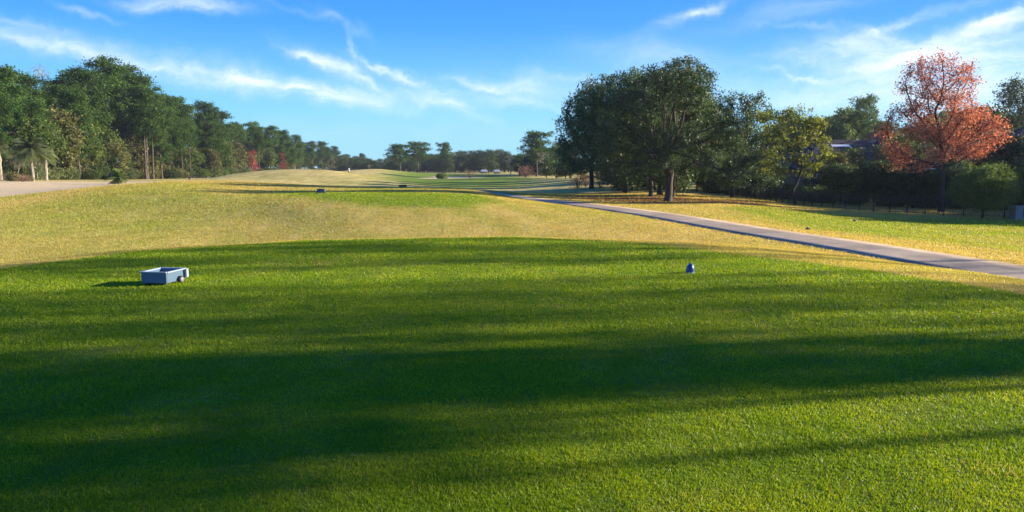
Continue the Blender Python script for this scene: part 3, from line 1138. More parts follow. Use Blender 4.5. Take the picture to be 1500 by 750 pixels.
for i, (px, Y, s, k, lab) in enumerate([(14, 112, 1.2, 3, 'brown clipped shrub at the left edge beside the sand'), (27, 110, 1.25, 1, 'second shrub from the left edge beside the sand'),
                                        (36, 108, 1.2, 3, 'third brown shrub from the left edge beside the sand'), (43, 112, .95, 1, 'rightmost low shrub of the row at the palms')]):
    x = (px - 750) / F * Y
    place('shrub', BUSH[k][0], BUSH[k][1], ground_at(x, Y), i, (s, s, s * .95), lab, 'shrub', 'shrubs below the palms', 'foliage', 'stem')

# ------------------------------------------------------------------ oaks on the right
print('oaks')


def oak_blobs(spec):
    return [tuple(b) for b in spec]


def px_blobs(cpx, Y, base_z, spec, dx0):
    """spec: (px, py, rpx, dy) lobes at picture size; converted to metres about the trunk"""
    out = []
    for px, py, rp, dy in spec:
        p = at(px, py, Y)
        s = rp / F * Y
        out.append((p[0] - dx0, dy, p[2] - base_z, s, s * 1.15, s * .85))
    return out


def oak(name, px, py, Y, lobes, trunk, r0, label, **kw):
    x0 = (px - 750) / F * Y
    z0 = Hs(x0, Y)
    bl = px_blobs(px, Y, z0, lobes, x0)
    cm, tm = broad_tree(name, bl, trunk, r0, **kw)
    return place('oak_tree' if kw.get('mat', 'oak') == 'oak' else 'tree', cm, tm, ground_at(x0, Y, -.08), 0, 1.0, label, 'tree')


oak('oakA', 978, 296, 57.5,
    [(985, 96, 18, 0), (1012, 95, 18, .4), (1028, 104, 15, .2), (985, 108, 24, -3), (1000, 128, 28, -4.2), (962, 124, 26, -4.2), (985, 150, 28, -5), (1008, 100, 20, .8), (960, 108, 20, -.6), (945, 128, 26, 1.2), (1020, 125, 22, -1), (985, 135, 34, 0), (915, 145, 26, -.5), (900, 172, 26, .8), (1040, 165, 24, .5),
     (950, 165, 32, -2), (1000, 170, 34, 2), (1060, 185, 26, -.8), (930, 195, 34, 1.8), (890, 205, 26, -.8), (975, 205, 32, -2.5), (1030, 205, 32, 1.5), (1080, 205, 24, .5), (1090, 228, 20, -.5),
     (910, 230, 28, 2), (950, 235, 24, -2), (1050, 232, 24, 2), (1070, 248, 18, -1), (895, 240, 22, 0), (1020, 240, 18, -2.8)],
    [(0, 0, 0), (.02, 0, .35), (.05, .02, .7), (.06, .02, 1.1), (.03, 0, 1.5), (.08, 0, 1.9), (.12, .0, 2.3)], .30,
    'big live oak with thick dark trunk on the leaf strewn rise beside the path', nat=3000, D=.26, leaf=.080, per=22, spread=.28, seed=11, clumpy=True, tipr=.010, di=2.2, leaf_keep=.9)
oak('oakB', 953, 288, 68,
    [(935, 125, 24, 0), (908, 122, 22, .5), (885, 135, 22, -.5), (865, 150, 22, .4), (890, 150, 24, 0), (850, 185, 24, 0), (930, 108, 16, 0), (950, 155, 26, -.5), (880, 175, 28, 1), (920, 180, 30, -1.5), (960, 190, 30, 1), (870, 205, 28, 0), (905, 215, 30, 1.5), (945, 225, 28, -1), (875, 232, 24, 0), (980, 225, 24, 0)],
    [(0, 0, 0), (.02, 0, .5), (.0, .05, 1.0), (-.05, .02, 1.5), (-.1, 0, 2.1)], .22,
    'second live oak with slimmer trunk just left of the big oak trunk', nat=1500, D=.32, leaf=.10, per=26, spread=.36, seed=12, clumpy=True, tipr=.012, di=2.4)
oak('oakC', 866, 268, 92,
    [(868, 128, 20, 0), (892, 122, 18, 0), (848, 150, 24, .8), (828, 190, 16, 0), (824, 218, 16, 0), (845, 245, 16, 0), (885, 150, 26, 0), (838, 178, 24, 0), (865, 175, 28, -1), (900, 178, 28, 1), (832, 205, 20, 0), (860, 208, 28, 1.5), (895, 212, 28, -1), (840, 228, 20, 0), (875, 235, 24, 0), (905, 235, 22, 0)],
    [(0, 0, 0), (.02, 0, .7), (.0, .05, 1.5), (-.05, .02, 2.3), (0, 0, 3.1)], .26,
    'dark oak behind the path with a straight pale trunk between pinkish shrubs', nat=1500, D=.42, leaf=.14, per=26, spread=.48, seed=13, clumpy=True, tipr=.014, di=3)
oak('oakD', 1072, 286, 74,
    [(1060, 150, 20, 0), (1080, 147, 20, 0), (1104, 150, 18, 0), (1040, 160, 20, 0), (1035, 185, 24, 0), (1125, 165, 16, .5), (1135, 200, 18, 0), (1040, 225, 24, 0), (1060, 262, 20, -.6), (1110, 270, 18, .8), (1060, 170, 22, 0), (1110, 175, 20, 1), (1085, 185, 28, -.5), (1055, 205, 24, .5), (1105, 210, 24, 0), (1075, 225, 26, 0), (1120, 235, 22, -.5), (1050, 240, 22, 0), (1090, 255, 24, 1), (1125, 262, 18, 0)],
    [(0, 0, 0), (.02, 0, .5), (.0, .05, 1.1), (.05, .02, 1.7)], .2,
    'dark oak right of the big oak with feathery upper twigs', nat=1500, D=.36, leaf=.11, per=24, spread=.38, seed=14, clumpy=True, tipr=.012, di=2.4)
oak('yellow', 1164, 294, 65,
    [(1125, 168, 14, .6), (1132, 195, 16, .4), (1148, 165, 14, 0), (1168, 163, 12, 0), (1185, 170, 14, 0), (1140, 180, 16, 0), (1165, 185, 16, .5), (1195, 185, 16, -.5), (1150, 205, 16, 0), (1178, 208, 16, .5), (1206, 210, 15, 0), (1140, 225, 15, .5),
     (1165, 232, 15, -.5), (1192, 235, 15, 0), (1213, 225, 10, 0), (1130, 245, 14, 0), (1180, 252, 12, 0)],
    [(0, 0, 0), (-.06, 0, .4), (-.16, 0, .9), (-.2, .02, 1.4)], .11,
    'yellow green tree with a pale leaning trunk in front of the dark fence', nat=900, D=.28, leaf=.11, per=18, spread=.28, seed=15, clumpy=True, tipr=.012, di=2.0, mat='yellow', bark='bark', leaf_keep=.75)
oak('red', 1378, 303, 58,
    [(1375, 82, 12, 0), (1355, 88, 12, .4), (1395, 88, 12, 0), (1415, 95, 11, -.3), (1335, 102, 12, 0), (1365, 108, 18, .6), (1395, 112, 18, -.6), (1425, 118, 12, 0), (1325, 125, 12, 0), (1350, 132, 18, -.8),
     (1385, 138, 20, 0), (1415, 142, 18, .8), (1330, 155, 16, 0), (1310, 168, 14, 0), (1360, 162, 20, 1), (1400, 168, 20, -1), (1435, 165, 16, 0), (1455, 178, 14, 0), (1305, 190, 14, .5), (1335, 190, 20, -1),
     (1375, 195, 22, 0), (1415, 195, 20, 1), (1450, 198, 18, -.5), (1466, 185, 10, 0), (1305, 215, 14, 0), (1330, 222, 18, 1), (1365, 225, 18, -1), (1405, 222, 18, 0), (1440, 218, 16, .6), (1320, 240, 12, 0), (1350, 240, 12, 0)],
    [(0, 0, 0), (.02, 0, .6), (.0, .0, 1.2), (.03, .02, 1.9), (.0, 0, 2.6), (0, .02, 3.4)], .19,
    'tall tree with orange red autumn leaves over the dark fence on the right', nat=1900, D=.26, leaf=.078, per=23, spread=.27, seed=16, tipr=.011, di=2.0, mat='red', bark='bark', leaf_keep=.9)
oak('faredge', 1490, 300, 110,
    [(1485, 125, 16, 0), (1470, 140, 14, 0), (1500, 140, 18, 0), (1480, 165, 18, 0), (1510, 170, 22, 0), (1465, 180, 14, 0), (1490, 195, 22, 0), (1530, 150, 22, 0)],
    [(0, 0, 0), (.02, 0, .9), (.0, .0, 2), (.03, .02, 3.2), (.0, 0, 4.6), (0, .02, 6.0)], .24,
    'tall dark tree at the right edge behind the red tree', nat=600, D=.5, leaf=.18, per=22, spread=.42, seed=17, tipr=.018, di=3)

# hedge / darker trees behind the oaks, house garden and woods beyond
dk = [broad_tree('dark%d' % i, ring_blobs(3.4, .9, 8.0, 16, np.random.default_rng(70 + i)), [(0, 0, 0), (.05, 0, .6), (0, .05, 1.2), (.05, 0, 1.8)], .18, nat=480, D=.42, leaf=.15, per=28, spread=.5,
                 mat=['hedge', 'oak', 'hedge'][i], seed=80 + i, tipr=.02, minr=.03, clumpy=True) for i in range(3)]
BACK = [  # px, topy, Y, variant
    (828, 235, 150, 0), (905, 236, 84, 1), (925, 228, 86, 0), (948, 232, 88, 2), (972, 235, 90, 1), (996, 226, 90, 0), (1020, 230, 88, 2), (1042, 224, 92, 1),
    (1064, 228, 86, 0), (1088, 236, 84, 2), (1110, 232, 86, 1), (1130, 226, 84, 2), (925, 210, 110, 1), (965, 200, 112, 0), (1005, 205, 114, 2), (1045, 200, 112, 1), (1085, 190, 110, 0), (1120, 195, 108, 2),
    (815, 215, 172, 1), (835, 205, 160, 2), (800, 236, 180, 0), (880, 240, 125, 2), (850, 238, 128, 1)]
for i, (px, ty, Y, v) in enumerate(BACK):
    x = (px - 750) / F * Y
    h = top_h(px, ty, Y); s = h / 8.0
    near = 'low dark tree of the row right behind the oaks' if Y < 95 else ('taller dark tree of the second row behind the oaks' if 100 < Y < 120 else 'dark bushy tree left of the oaks beyond the path')
    place('dark_tree', dk[v][0], dk[v][1], ground_at(x, Y), rr.random() * 6, (max(s, .55) * 1.15, max(s, .55) * 1.15, s), near, 'tree', near.split(' of ')[-1] if ' of ' in near else 'dark trees beyond the path')
bigd = [broad_tree('bigdark%d' % i, ring_blobs(5.4, 1.0, 14.0, 26, np.random.default_rng(170 + i)), [(0, 0, 0), (.05, 0, .9), (0, .05, 1.8), (.05, 0, 2.8)], .26, nat=900, D=.55, leaf=.13, per=30, spread=.6,
                   mat='oak', seed=180 + i, tipr=.02, minr=.03, clumpy=True, di=4.0) for i in range(2)]
for i, (px, ty, Y, v) in enumerate([(980, 104, 82, 0), (998, 116, 90, 1), (956, 112, 88, 1), (1030, 150, 96, 0), (966, 98, 74, 1), (984, 97, 69, 0), (915, 124, 80, 0), (945, 112, 96, 1)]):  # added behind the oaks to carry shade across the hollow
    x = (px - 750) / F * Y
    h = top_h(px, ty, Y); s = h / 14.3
    place('oak_tree', bigd[v][0], bigd[v][1], ground_at(x, Y), i * 2.1, (s * 1.1, s * 1.1, s), 'dark tree added behind the big live oak crown to lengthen its shade', 'tree', 'shade trees added behind the live oaks')
# tall pines added out of sight behind the oak crowns so their shade crosses the fairway
for i, (px, ty, Y) in enumerate([(890, 175, 100), (915, 160, 108), (940, 150, 118), (975, 150, 128), (1010, 160, 140), (1050, 175, 152), (925, 170, 165), (1080, 185, 122), (880, 190, 135)]):
    x = (px - 750) / F * Y
    h = top_h(px, ty, Y); cm, tm, H0 = PV[[0, 2, 4][i % 3]]; s = h / (H0 * 1.06); sw = max(s, .5)
    place('pine_tree', cm, tm, ground_at(x, Y), i * 1.3, (sw, sw, s), 'dark pine added behind the live oak crowns for its shade on the fairway', 'pine tree', 'shade pines added behind the live oaks')
# woods behind the houses
for i in range(44):
    px = 1125 + 520 * (i + rr.random()) / 44
    Y = rr.uniform(125, 185)
    ty = 168 + 8 * math.sin(px * .035) + rr.uniform(-6, 20) - (6 if 1270 < px < 1290 else 0)
    x = (px - 750) / F * Y
    h = top_h(px, ty, Y)
    if rr.random() < .35:
        cm, tm, H0 = PV[rr.randrange(5)]; s = h / H0; sw = max(s, .55) * 1.2
        place('pine_tree', cm, tm, ground_at(x, Y), rr.random() * 6, (sw, sw, s), 'hazy pine in the wood behind the houses on the right', 'pine tree', 'pines behind the houses')
    else:
        cm, tm = BR[rr.choice([0, 2, 0, 1])]; s = h / 9.6
        place('background_tree', cm, tm, ground_at(x, Y), rr.random() * 6, (s * .9, s * .9, s), 'hazy leafy tree in the wood behind the houses on the right', 'tree', 'leafy trees behind the houses')

# far centre trees
pinec = pine_meshes('pinec', 77, Ht=16, crown0=.38, R=5.6, nb=44, leaf=.3, clump=36)
for (px, ty, Y, sw, lab) in [(585, 214, 330, 1.0, 'left half of the broad crowned pair of far trees in the centre'),
                             (611, 211, 335, 1.05, 'right half of the broad crowned pair of far trees in the centre'),
                             (651, 212, 345, .62, 'far pine with a small round head standing above the centre trees'),
                             (786, 197, 235, .85, 'open crowned pine left of the dark oaks'),
                             (1268, 150, 190, .7, 'hazy pine top above the roof skylight')]:
    x = at(px, ty, Y)[0]; h = top_h(px, ty, Y)
    place('pine_tree', pinec[0], pinec[1], ground_at(x, Y), px, (sw, sw, h / 16.0), lab, 'pine tree')
for i in range(120):
    px = 500 + 330 * (i + rr.random()) / 120
    Y = rr.uniform(340, 470) if px < 760 else rr.uniform(240, 300)
    ty = np.interp(px, [500, 530, 545, 560, 575, 630, 640, 660, 690, 735, 755, 770, 800, 830], [230, 234, 235, 236, 229, 228, 228, 226, 224, 222, 232, 226, 216, 210]) + rr.uniform(-4, 3)
    x = (px - 750) / F * Y
    h = top_h(px, ty, Y)
    v = rr.choice([0, 1, 2])
    s = h / 8.0
    w = max(s, .9) * 1.25
    place('far_tree', dk[v][0], dk[v][1], ground_at(x, Y), rr.random() * 6, (w, w, s), 'small hazy tree in the far row closing off the fairway', 'tree', 'far trees at the end of the fairway')
for i, (px, ty, Y, lab) in enumerate([(748, 228, 300, 'pale leafless tree in the far row left of the open crowned pine'), (765, 232, 280, 'greyish bare tree just below and left of the open crowned pine'),
                                      (800, 222, 225, 'greyish bare tree right below the open crowned pine'), (541, 240, 300, 'brownish bare tree at the far end of the left wood')]):
    x = at(px, ty, Y)[0]; h = top_h(px, ty, Y); s = h / 9.0
    place('bare_tree', bt[0], bt[1], ground_at(x, Y), i, (s * 1.4, s * 1.4, s), lab, 'tree', None, 'twigs', 'trunk')
# distant bushes at fairway end + crape myrtles
for (px, py, Y, s, k, lab) in [(846, 262, 96, 1.35, 3, 'pinkish bare shrub left of the pale oak trunk'), (879, 263, 94, 1.2, 3, 'pinkish bare shrub right of the pale oak trunk'),
                               (858, 262, 99, 1.3, 3, 'pinkish bare shrub directly behind the pale oak trunk'),
                               (689, 262, 215, 1.7, 3, 'small reddish shrub beside the far bunker'), (648, 262, 198, 1.8, 0, 'round green bush at the edge of the far bunker'),
                               (770, 262, 190, 2.2, 3, 'brown shrub at the far edge of the fairway on the right')]:
    x = (px - 750) / F * Y
    place('shrub', BUSH[k][0], BUSH[k][1], ground_at(x, Y), px, (s, s, s * 1.35 if k == 3 else s * .8), lab, 'shrub', None, 'foliage', 'stem')

# clipped round trees at the fence
for i, (px, cy_, rp, Y, base, lab) in enumerate([
    (1439, 274, 52, 49, 315, 'round clipped tree on a short trunk in front of the fence'),
    (1516, 285, 36, 50, 318, 'second round clipped tree cut off by the right edge of the photo'),
    (1230, 262, 30, 68, 300, 'dark rounded tree behind the fence under the roof'),
    (1284, 262, 34, 68, 302, 'dark rounded tree behind the fence left of the red tree'),
    (1335, 270, 34, 66, 304, 'dark rounded bush tree behind the fence below the red crown'),
    (1385, 275, 30, 66, 306, 'dark bush behind the fence at the red tree trunk')]):
    x = (px - 750) / F * Y
    z0 = Hs(x, Y)
    c = at(px, cy_, Y)
    R_ = rp / F * Y
    r_ = np.random.default_rng(200 + i)
    bl = [(0, 0, c[2] - z0, R_ * .8, R_ * .8, R_ * .72)]
    for q in range(14):
        a = r_.random() * 6.283; e = r_.uniform(-.5, 1.1)
        bl.append((R_ * .5 * math.cos(a) * math.cos(e), R_ * .5 * math.sin(a) * math.cos(e), c[2] - z0 + R_ * .42 * math.sin(e), R_ * .48, R_ * .48, R_ * .4))
    tk = [(0, 0, 0), (.02, 0, .3), (0, .02, .6), (.02, 0, .9)]
    cm, tm = broad_tree('clip%d' % i, bl, tk, .09, nat=900, D=.2, leaf=.065 if i < 2 else .10, per=34, spread=.2, mat='green' if i < 2 else 'hedge', seed=210 + i, tipr=.012, minr=.02, di=1.5)
    place('clipped_tree', cm, tm, ground_at(x, Y), 0, 1.0, lab, 'tree')
for i, (px, ty, Y, v) in enumerate([(1222, 220, 80, 1), (1244, 212, 82, 2), (1262, 226, 78, 0), (1290, 208, 82, 1), (1306, 214, 78, 2), (1342, 206, 76, 1), (1450, 196, 66, 1), (1492, 192, 66, 2), (1425, 222, 72, 0), (1466, 226, 70, 2), (1395, 228, 70, 1), (1198, 232, 78, 0)]):
    x = (px - 750) / F * Y
    h = top_h(px, ty, Y); cm, tm = (dk[v] if i % 3 else BR[v]); s = h / (8.4 if i % 3 else 9.8)
    place('dark_tree', cm, tm, ground_at(x, Y), i * 1.7, (s * 1.0, s * 1.0, s), 'garden tree standing right in front of the houses', 'tree', 'garden trees in front of the houses')
hd = bush_meshes('hedge', 33, 'hedge', n=4200, leaf=.06, lobes=14)
for i, (px, Y) in enumerate([(1050, 84), (1075, 82), (1100, 80), (1125, 78), (1150, 76), (1185, 72), (1210, 70), (1255, 69), (1305, 66), (1350, 64), (1400, 63), (1450, 62), (1490, 61), (1530, 60)]):
    x = (px - 750) / F * Y
    place('shrub', hd[0], hd[1], ground_at(x, Y), i, (1.7, 1.4, 1.25 + .3 * rr.random()), 'low dark hedge shrub in the row just behind the black fence', 'shrub', 'hedge shrubs behind the fence', 'foliage', 'stem')


# ------------------------------------------------------------------ fence
def build_fence():
    pts = np.array([(44.0, 44.5), (39, 47), (33.6, 50), (30, 52.8), (27.2, 56), (25.2, 60), (24.2, 65), (23.7, 71), (23.4, 78)])
    C = catmull(pts, 20)
    seg = np.r_[0, np.cumsum(np.linalg.norm(np.diff(C, axis=0), axis=1))]
    root = empty('garden_fence', ground_at(33.6, 50, 0))
    tag(root, 'long low black metal fence with posts and rails along the garden edge', 'fence')
    ox, oy, oz = root.location
    n = int(seg[-1] / 1.2)
    P = []
    for i in range(n + 1):
        s = i * 1.2
        x = np.interp(s, seg, C[:, 0]); y = np.interp(s, seg, C[:, 1])
        P.append((x, y, Hs(x, y)))
    for i, p in enumerate(P):
        mb = MB().box((p[0] - ox, p[1] - oy, p[2] - oz + .58), (.07, .07, 1.26))
        mb.box((p[0] - ox, p[1] - oy, p[2] - oz + 1.23), (.09, .09, .04))
        mb.build('post', MAT['black'], root)
    for h, nm in ((1.12, 'top_rail'), (.95, 'middle_rail'), (.14, 'bottom_rail')):
        mb = MB()
        for a, b in zip(P[:-1], P[1:]):
            mb.tube([(a[0] - ox, a[1] - oy, a[2] - oz + h), (b[0] - ox, b[1] - oy, b[2] - oz + h)], [.022, .022], 4)
        mb.build(nm, MAT['black'], root)
    mb = MB()
    for a, b in zip(P[:-1], P[1:]):
        for k in range(1, 9):
            t = k / 9
            mb.box((a[0] + (b[0] - a[0]) * t - ox, a[1] + (b[1] - a[1]) * t - oy, a[2] + (b[2] - a[2]) * t - oz + .62), (.016, .016, 1.0))
    mb.build('pickets', MAT['black'], root)


build_fence()


# ------------------------------------------------------------------ houses
def house(name, cx_, cy_, w, d, wall_h, roof_h, rz, label, win, skylight=False, wm_='stucco', rm_='roof'):
    z = Hs(cx_, cy_)
    root = empty(name, (cx_, cy_, z), rz)
    tag(root, label, 'house')
    MB().box((0, 0, wall_h / 2 - .2), (w, d, wall_h + .4)).build('wall', MAT[wm_], root)
    e = .5
    hw, hd_ = w / 2 + e, d / 2 + e
    rl = max(w - d, 1) / 2 + .3
    v = [(-hw, -hd_, wall_h), (hw, -hd_, wall_h), (hw, hd_, wall_h), (-hw, hd_, wall_h), (-rl, 0, wall_h + roof_h), (rl, 0, wall_h + roof_h),
         (-hw, -hd_, wall_h - .22), (hw, -hd_, wall_h - .22), (hw, hd_, wall_h - .22), (-hw, hd_, wall_h - .22)]
    f = [(0, 1, 5, 4), (1, 2, 5), (2, 3, 4, 5), (3, 0, 4), (6, 7, 1, 0), (7, 8, 2, 1), (8, 9, 3, 2), (9, 6, 0, 3), (9, 8, 7, 6)]
    roof = MB().add(v, f).build('roof', MAT[rm_], root)
    ch = MB().box((w * .22, d * .12, wall_h + roof_h * .75), (1.1, .8, roof_h * .9)); ch.box((w * .22, d * .12, wall_h + roof_h * 1.22), (1.3, 1.0, .12))
    ch.build('chimney', MAT['brick'], roof)
    gt = MB().box((0, -hd_ - .03, wall_h - .12), (2 * hw, .1, .14)); gt.build('gutter', MAT['white'], root)
    for (wx, wz, ww, wh) in win:
        fr = MB()
        y0 = -d / 2 - .03
        for dx in (-ww / 2, ww / 2, 0): fr.box((wx + dx, y0, wz), (.08, .08, wh + .08))
        for dz in (-wh / 2, wh / 2, 0): fr.box((wx, y0 - .003, wz + dz), (ww + .08, .075, .08))
        wn = fr.build('window', MAT['white'], root)
        MB().box((wx, -d / 2 - .012, wz), (ww, .02, wh)).build('pane', MAT['glass'], wn)
    if skylight:
        t = .78
        yy = -hd_ * (1 - t); zz = wall_h + roof_h * t
        sl = MB(); n = Vector((0, -roof_h, hd_)).normalized()
        sl.add([(-2.9, yy - .25, zz - .25 * roof_h / hd_ + .05), (-.6, yy - .25, zz - .25 * roof_h / hd_ + .05), (-.6, yy + .15, zz + .15 * roof_h / hd_ + .05), (-2.9, yy + .15, zz + .15 * roof_h / hd_ + .05),
                (-2.9, yy - .25, zz - .25 * roof_h / hd_ - .05), (-.6, yy - .25, zz - .25 * roof_h / hd_ - .05), (-.6, yy + .15, zz + .15 * roof_h / hd_ - .05), (-2.9, yy + .15, zz + .15 * roof_h / hd_ - .05)],
               [(0, 1, 2, 3), (4, 7, 6, 5), (0, 4, 5, 1), (1, 5, 6, 2), (2, 6, 7, 3), (3, 7, 4, 0)])
        sl.build('ridge_vent', MAT['white'], roof)
        vp = MB().tube([(2.2, -hd_ * .6, wall_h + roof_h * .38), (2.2, -hd_ * .6, wall_h + roof_h * .38 + .45)], [.07, .07], 8)
        vp.build('vent_pipe', MAT['white'], roof)
    return root


house('house', 41.5, 92, 17, 11, 3.5, 3.4, .05, 'low house with a wide dark shingle roof left of the red tree', [(-6.5, 1.6, 1.4, 2.2), (-4.2, 1.6, 1.2, 2.2), (0, 1.6, 1.6, 1.6), (3.4, 1.6, 1.6, 1.6), (6.4, 1.6, 1.2, 2.0)], skylight=True)
house('house', 54.5, 76, 15, 11, 3.6, 4.2, -.12, 'house with a steep grey roof at the right edge behind the red tree', [(-5, 1.6, 1.4, 2.0), (-2, 1.6, 1.4, 2.0), (2.5, 1.6, 1.6, 1.6)])
# far white cottages beyond the fairway
for (px, Y, lab) in [(709, 330, 'small far white gabled cottage left in the pair beyond the fairway'), (728, 325, 'small far white gabled cottage right in the pair beyond the fairway')]:
    x = (px - 750) / F * Y
    house('cottage', x, Y, 2.4, 2.2, .9, .9, .2, lab, [(-.55, .5, .35, .4), (.55, .5, .35, .4)], wm_='stucco', rm_='palemetal')


# ------------------------------------------------------------------ small things
def wheeled_box(name, loc, rz, L, D, Hh, mat, label):
    root = empty(name, loc, rz)
    tag(root, label, 'box')
    t = .03
    b = MB()
    z0 = .035
    b.box((0, -D / 2 + t / 2, z0 + Hh / 2), (L, t, Hh))
    b.box((0, D / 2 - t / 2, z0 + Hh / 2), (L, t, Hh))
    b.box((-L / 2 + t / 2, 0, z0 + Hh / 2 - .001), (t, D - 2 * t, Hh - .004))
    b.box((L / 2 - t / 2, 0, z0 + Hh / 2 - .001), (t, D - 2 * t, Hh - .004))
    b.build('tray_wall', MAT[mat], root, .006)
    MB().box((0, 0, z0 + .02), (L - 2 * t, D - 2 * t, .03)).build('tray_floor', MAT['boxin'], root)
    # rim lip
    lp = MB()
    lp.box((0, -D / 2, z0 + Hh + .004), (L + .02, t + .012, .016)); lp.box((0, D / 2, z0 + Hh + .004), (L + .02, t + .012, .016))
    lp.box((-L / 2, 0, z0 + Hh + .002), (t + .012, D - .03, .016)); lp.box((L / 2, 0, z0 + Hh + .002), (t + .012, D - .03, .016))
    lp.build('lip', MAT['boxlip' if mat == 'boxblue' else mat], root, .003)
    MB().box((L / 2 + .035, D / 2 - .01, z0 + Hh * .62), (.03, .05, Hh * .80)).build('handle_bracket', MAT['boxlip'], root, .004)
    for sx in (-1, 1):
        wr = Hh * .34
        prof = [(wr, -.022), (wr, .022)]
        cx0 = sx * (L / 2 + .028); cy0 = D * .16
        w = MB().tube([(cx0 - .022, cy0, wr), (cx0 + .022, cy0, wr)], [wr, wr], 24).build('wheel', MAT['tyre'], root)
        MB().tube([(cx0 - .024, cy0, wr), (cx0 + .027, cy0, wr)], [wr * .72, wr * .72], 20).build('rim', MAT['rim'], w)
    for sx in (-1, 1):
        MB().box((sx * (L / 2 - .08), -D / 2 + .05, .022), (.05, .04, .045)).build('foot', MAT['tyre'], root)
    return root


bx = gp(228, 420)
wheeled_box('wheeled_box', (bx[0], bx[1] + .26, Hs(*bx)), math.radians(-9), .40, .46, .16, 'boxblue', 'pale blue grey open box with small wheels lying on the shaded tee at left')
p2 = at(470, 285, 44.5)
wheeled_box('wheeled_box', ground_at(p2[0], p2[1], 0), .2, .42, .40, .22, 'boxin', 'tiny dark box on the bright green second tee in the middle distance')
p3 = at(590, 277, 80)
wheeled_box('wheeled_box', ground_at(p3[0], p3[1], 0), .2, .8, .5, .36, 'greenpaint', 'tiny dark green box in the shaded hollow beyond the second tee')

mk = gp(1011, 400)
root = empty('tee_marker', (mk[0], mk[1], Hs(*mk)), .1)
tag(root, 'small navy blue bullet shaped tee marker on the right of the tee', 'tee marker')
MB().lathe([(0.0, .0), (.062, .0), (.064, .02), (.062, .07), (.054, .105), (.040, .135), (.022, .152), (0, .158)], n=20).build('marker_body', MAT['marker'], root)
MB().lathe([(.064, 0), (.072, 0), (.072, .018), (.0645, .02)], n=20).build('marker_foot', MAT['markedge'], root)
mb = MB()
mb.tube([(-.068, 0, .0), (-.066, -.004, .07), (-.050, -.004, .118), (-.022, -.004, .152), (0, -.004, .164), (.022, -.004, .152), (.050, -.004, .118), (.066, -.004, .07), (.068, 0, .0)], [.007] * 9, 6)
mb.build('marker_trim', MAT['markedge'], root)

# stones on the verge by the path
for (px, py, s, lab) in [(1183, 337, .09, 'small dark stone on the far edge of the path'), (1252, 325, .10, 'small brown stump on the lawn right of the path')]:
    g = gp(px, py)
    r_ = random.Random(px)
    vs = []
    n1_, n2_ = 7, 5
    mb = MB()
    for j in range(n2_ + 1):
        for i in range(n1_):
            a = 6.283 * i / n1_; e = math.pi * j / n2_
            k = s * r_.uniform(.8, 1.2)
            vs.append((k * 1.4 * math.sin(e) * math.cos(a), k * math.sin(e) * math.sin(a), k * .8 * math.cos(e) + s * .3))
    fs = [(j * n1_ + i, j * n1_ + (i + 1) % n1_, (j + 1) * n1_ + (i + 1) % n1_, (j + 1) * n1_ + i) for j in range(n2_) for i in range(n1_)]
    o = mb.add(vs, fs, True).build('stone', MAT['stone'], None)
    o.location = (g[0], g[1], Hs(*g)); tag(o, lab, 'stone')

# utility cabinet at right edge
x, y = (1494 - 750) / F * 48.5, 48.5
root = empty('utility_cabinet', ground_at(x, y, 0), -.1)
tag(root, 'grey green utility cabinet by the right edge of the photo in front of the fence', 'cabinet')
MB().box((0, 0, .42), (.95, .8, .84)).build('cabinet_body', MAT['metalgrey'], root, .02)
MB().box((0, -.02, .87), (1.0, .88, .07)).build('lid', MAT['metalgrey'], root, .015)
MB().box((0, -.407, .45), (.04, .02, .6)).build('door_seam', MAT['black'], root)

# low wooden bench / footbridge by left wood
Y = 122.; x = (293 - 750) / F * Y
root = empty('bench', ground_at(x, Y, 0), .15)
tag(root, 'low weathered wooden bench at the foot of the left wood beside the sand', 'bench')
MB().box((0, 0, .5), (3.4, .5, .08)).build('seat', MAT['wood'], root)
for sx in (-1.4, 1.4): MB().box((sx, 0, .23), (.12, .42, .46)).build('leg', MAT['wood'], root)

# white birdhouse-like post beyond mound
Y = 175.; p = at(511, 247, Y); z = Hs(p[0], Y)
root = empty('bird_house', (p[0], Y, z))
tag(root, 'small white house shaped box on a brick pillar beyond the straw mound', 'bird house')
root.scale = (.75, .75, .8)
hh = max(.6, at(511, 249.5, Y)[2] - z)
MB().box((0, 0, hh / 2), (.5, .5, hh)).build('pillar', MAT['brick'], root)
MB().box((0, 0, hh + .35), (.42, .42, .7)).build('box', MAT['white'], root)
MB().add([(-.3, -.3, hh + .7), (.3, -.3, hh + .7), (.3, .3, hh + .7), (-.3, .3, hh + .7), (0, -.3, hh + 1.0), (0, .3, hh + 1.0)], [(0, 1, 4), (1, 2, 5, 4), (2, 3, 5), (3, 0, 4, 5), (3, 2, 1, 0)]).build('roof', MAT['white'], root)


# leaf litter under the oaks
def build_litter():
    n = 26000
    a = rng.random(n) * 6.283; r_ = np.abs(rng.normal(size=n)) * 6.0
    x = 13.2 + np.cos(a) * r_ * 1.25; y = 61 + np.sin(a) * r_ * .75
    sd = poly_sd(x, y, LITTER)
    k = (sd < 1.0) & (line_dist(x, y, PATHC[::4]) > 1.3)
    x, y = x[k], y[k]
    z = H(x, y) + .02 + rng.random(len(x)) * .03
    C = np.stack([x, y, z], 1)
    V, Fq = rhombi(C, .06, rng, .6, flat=.75)
    me = np_mesh('fallen_leaves', V, Fq, MAT['litter'])
    o = bpy.data.objects.new('fallen_leaves', me); link(o)
    tag(o, 'brown fallen leaves scattered on the rise under the live oaks', 'fallen leaves', kind='stuff')


build_litter()

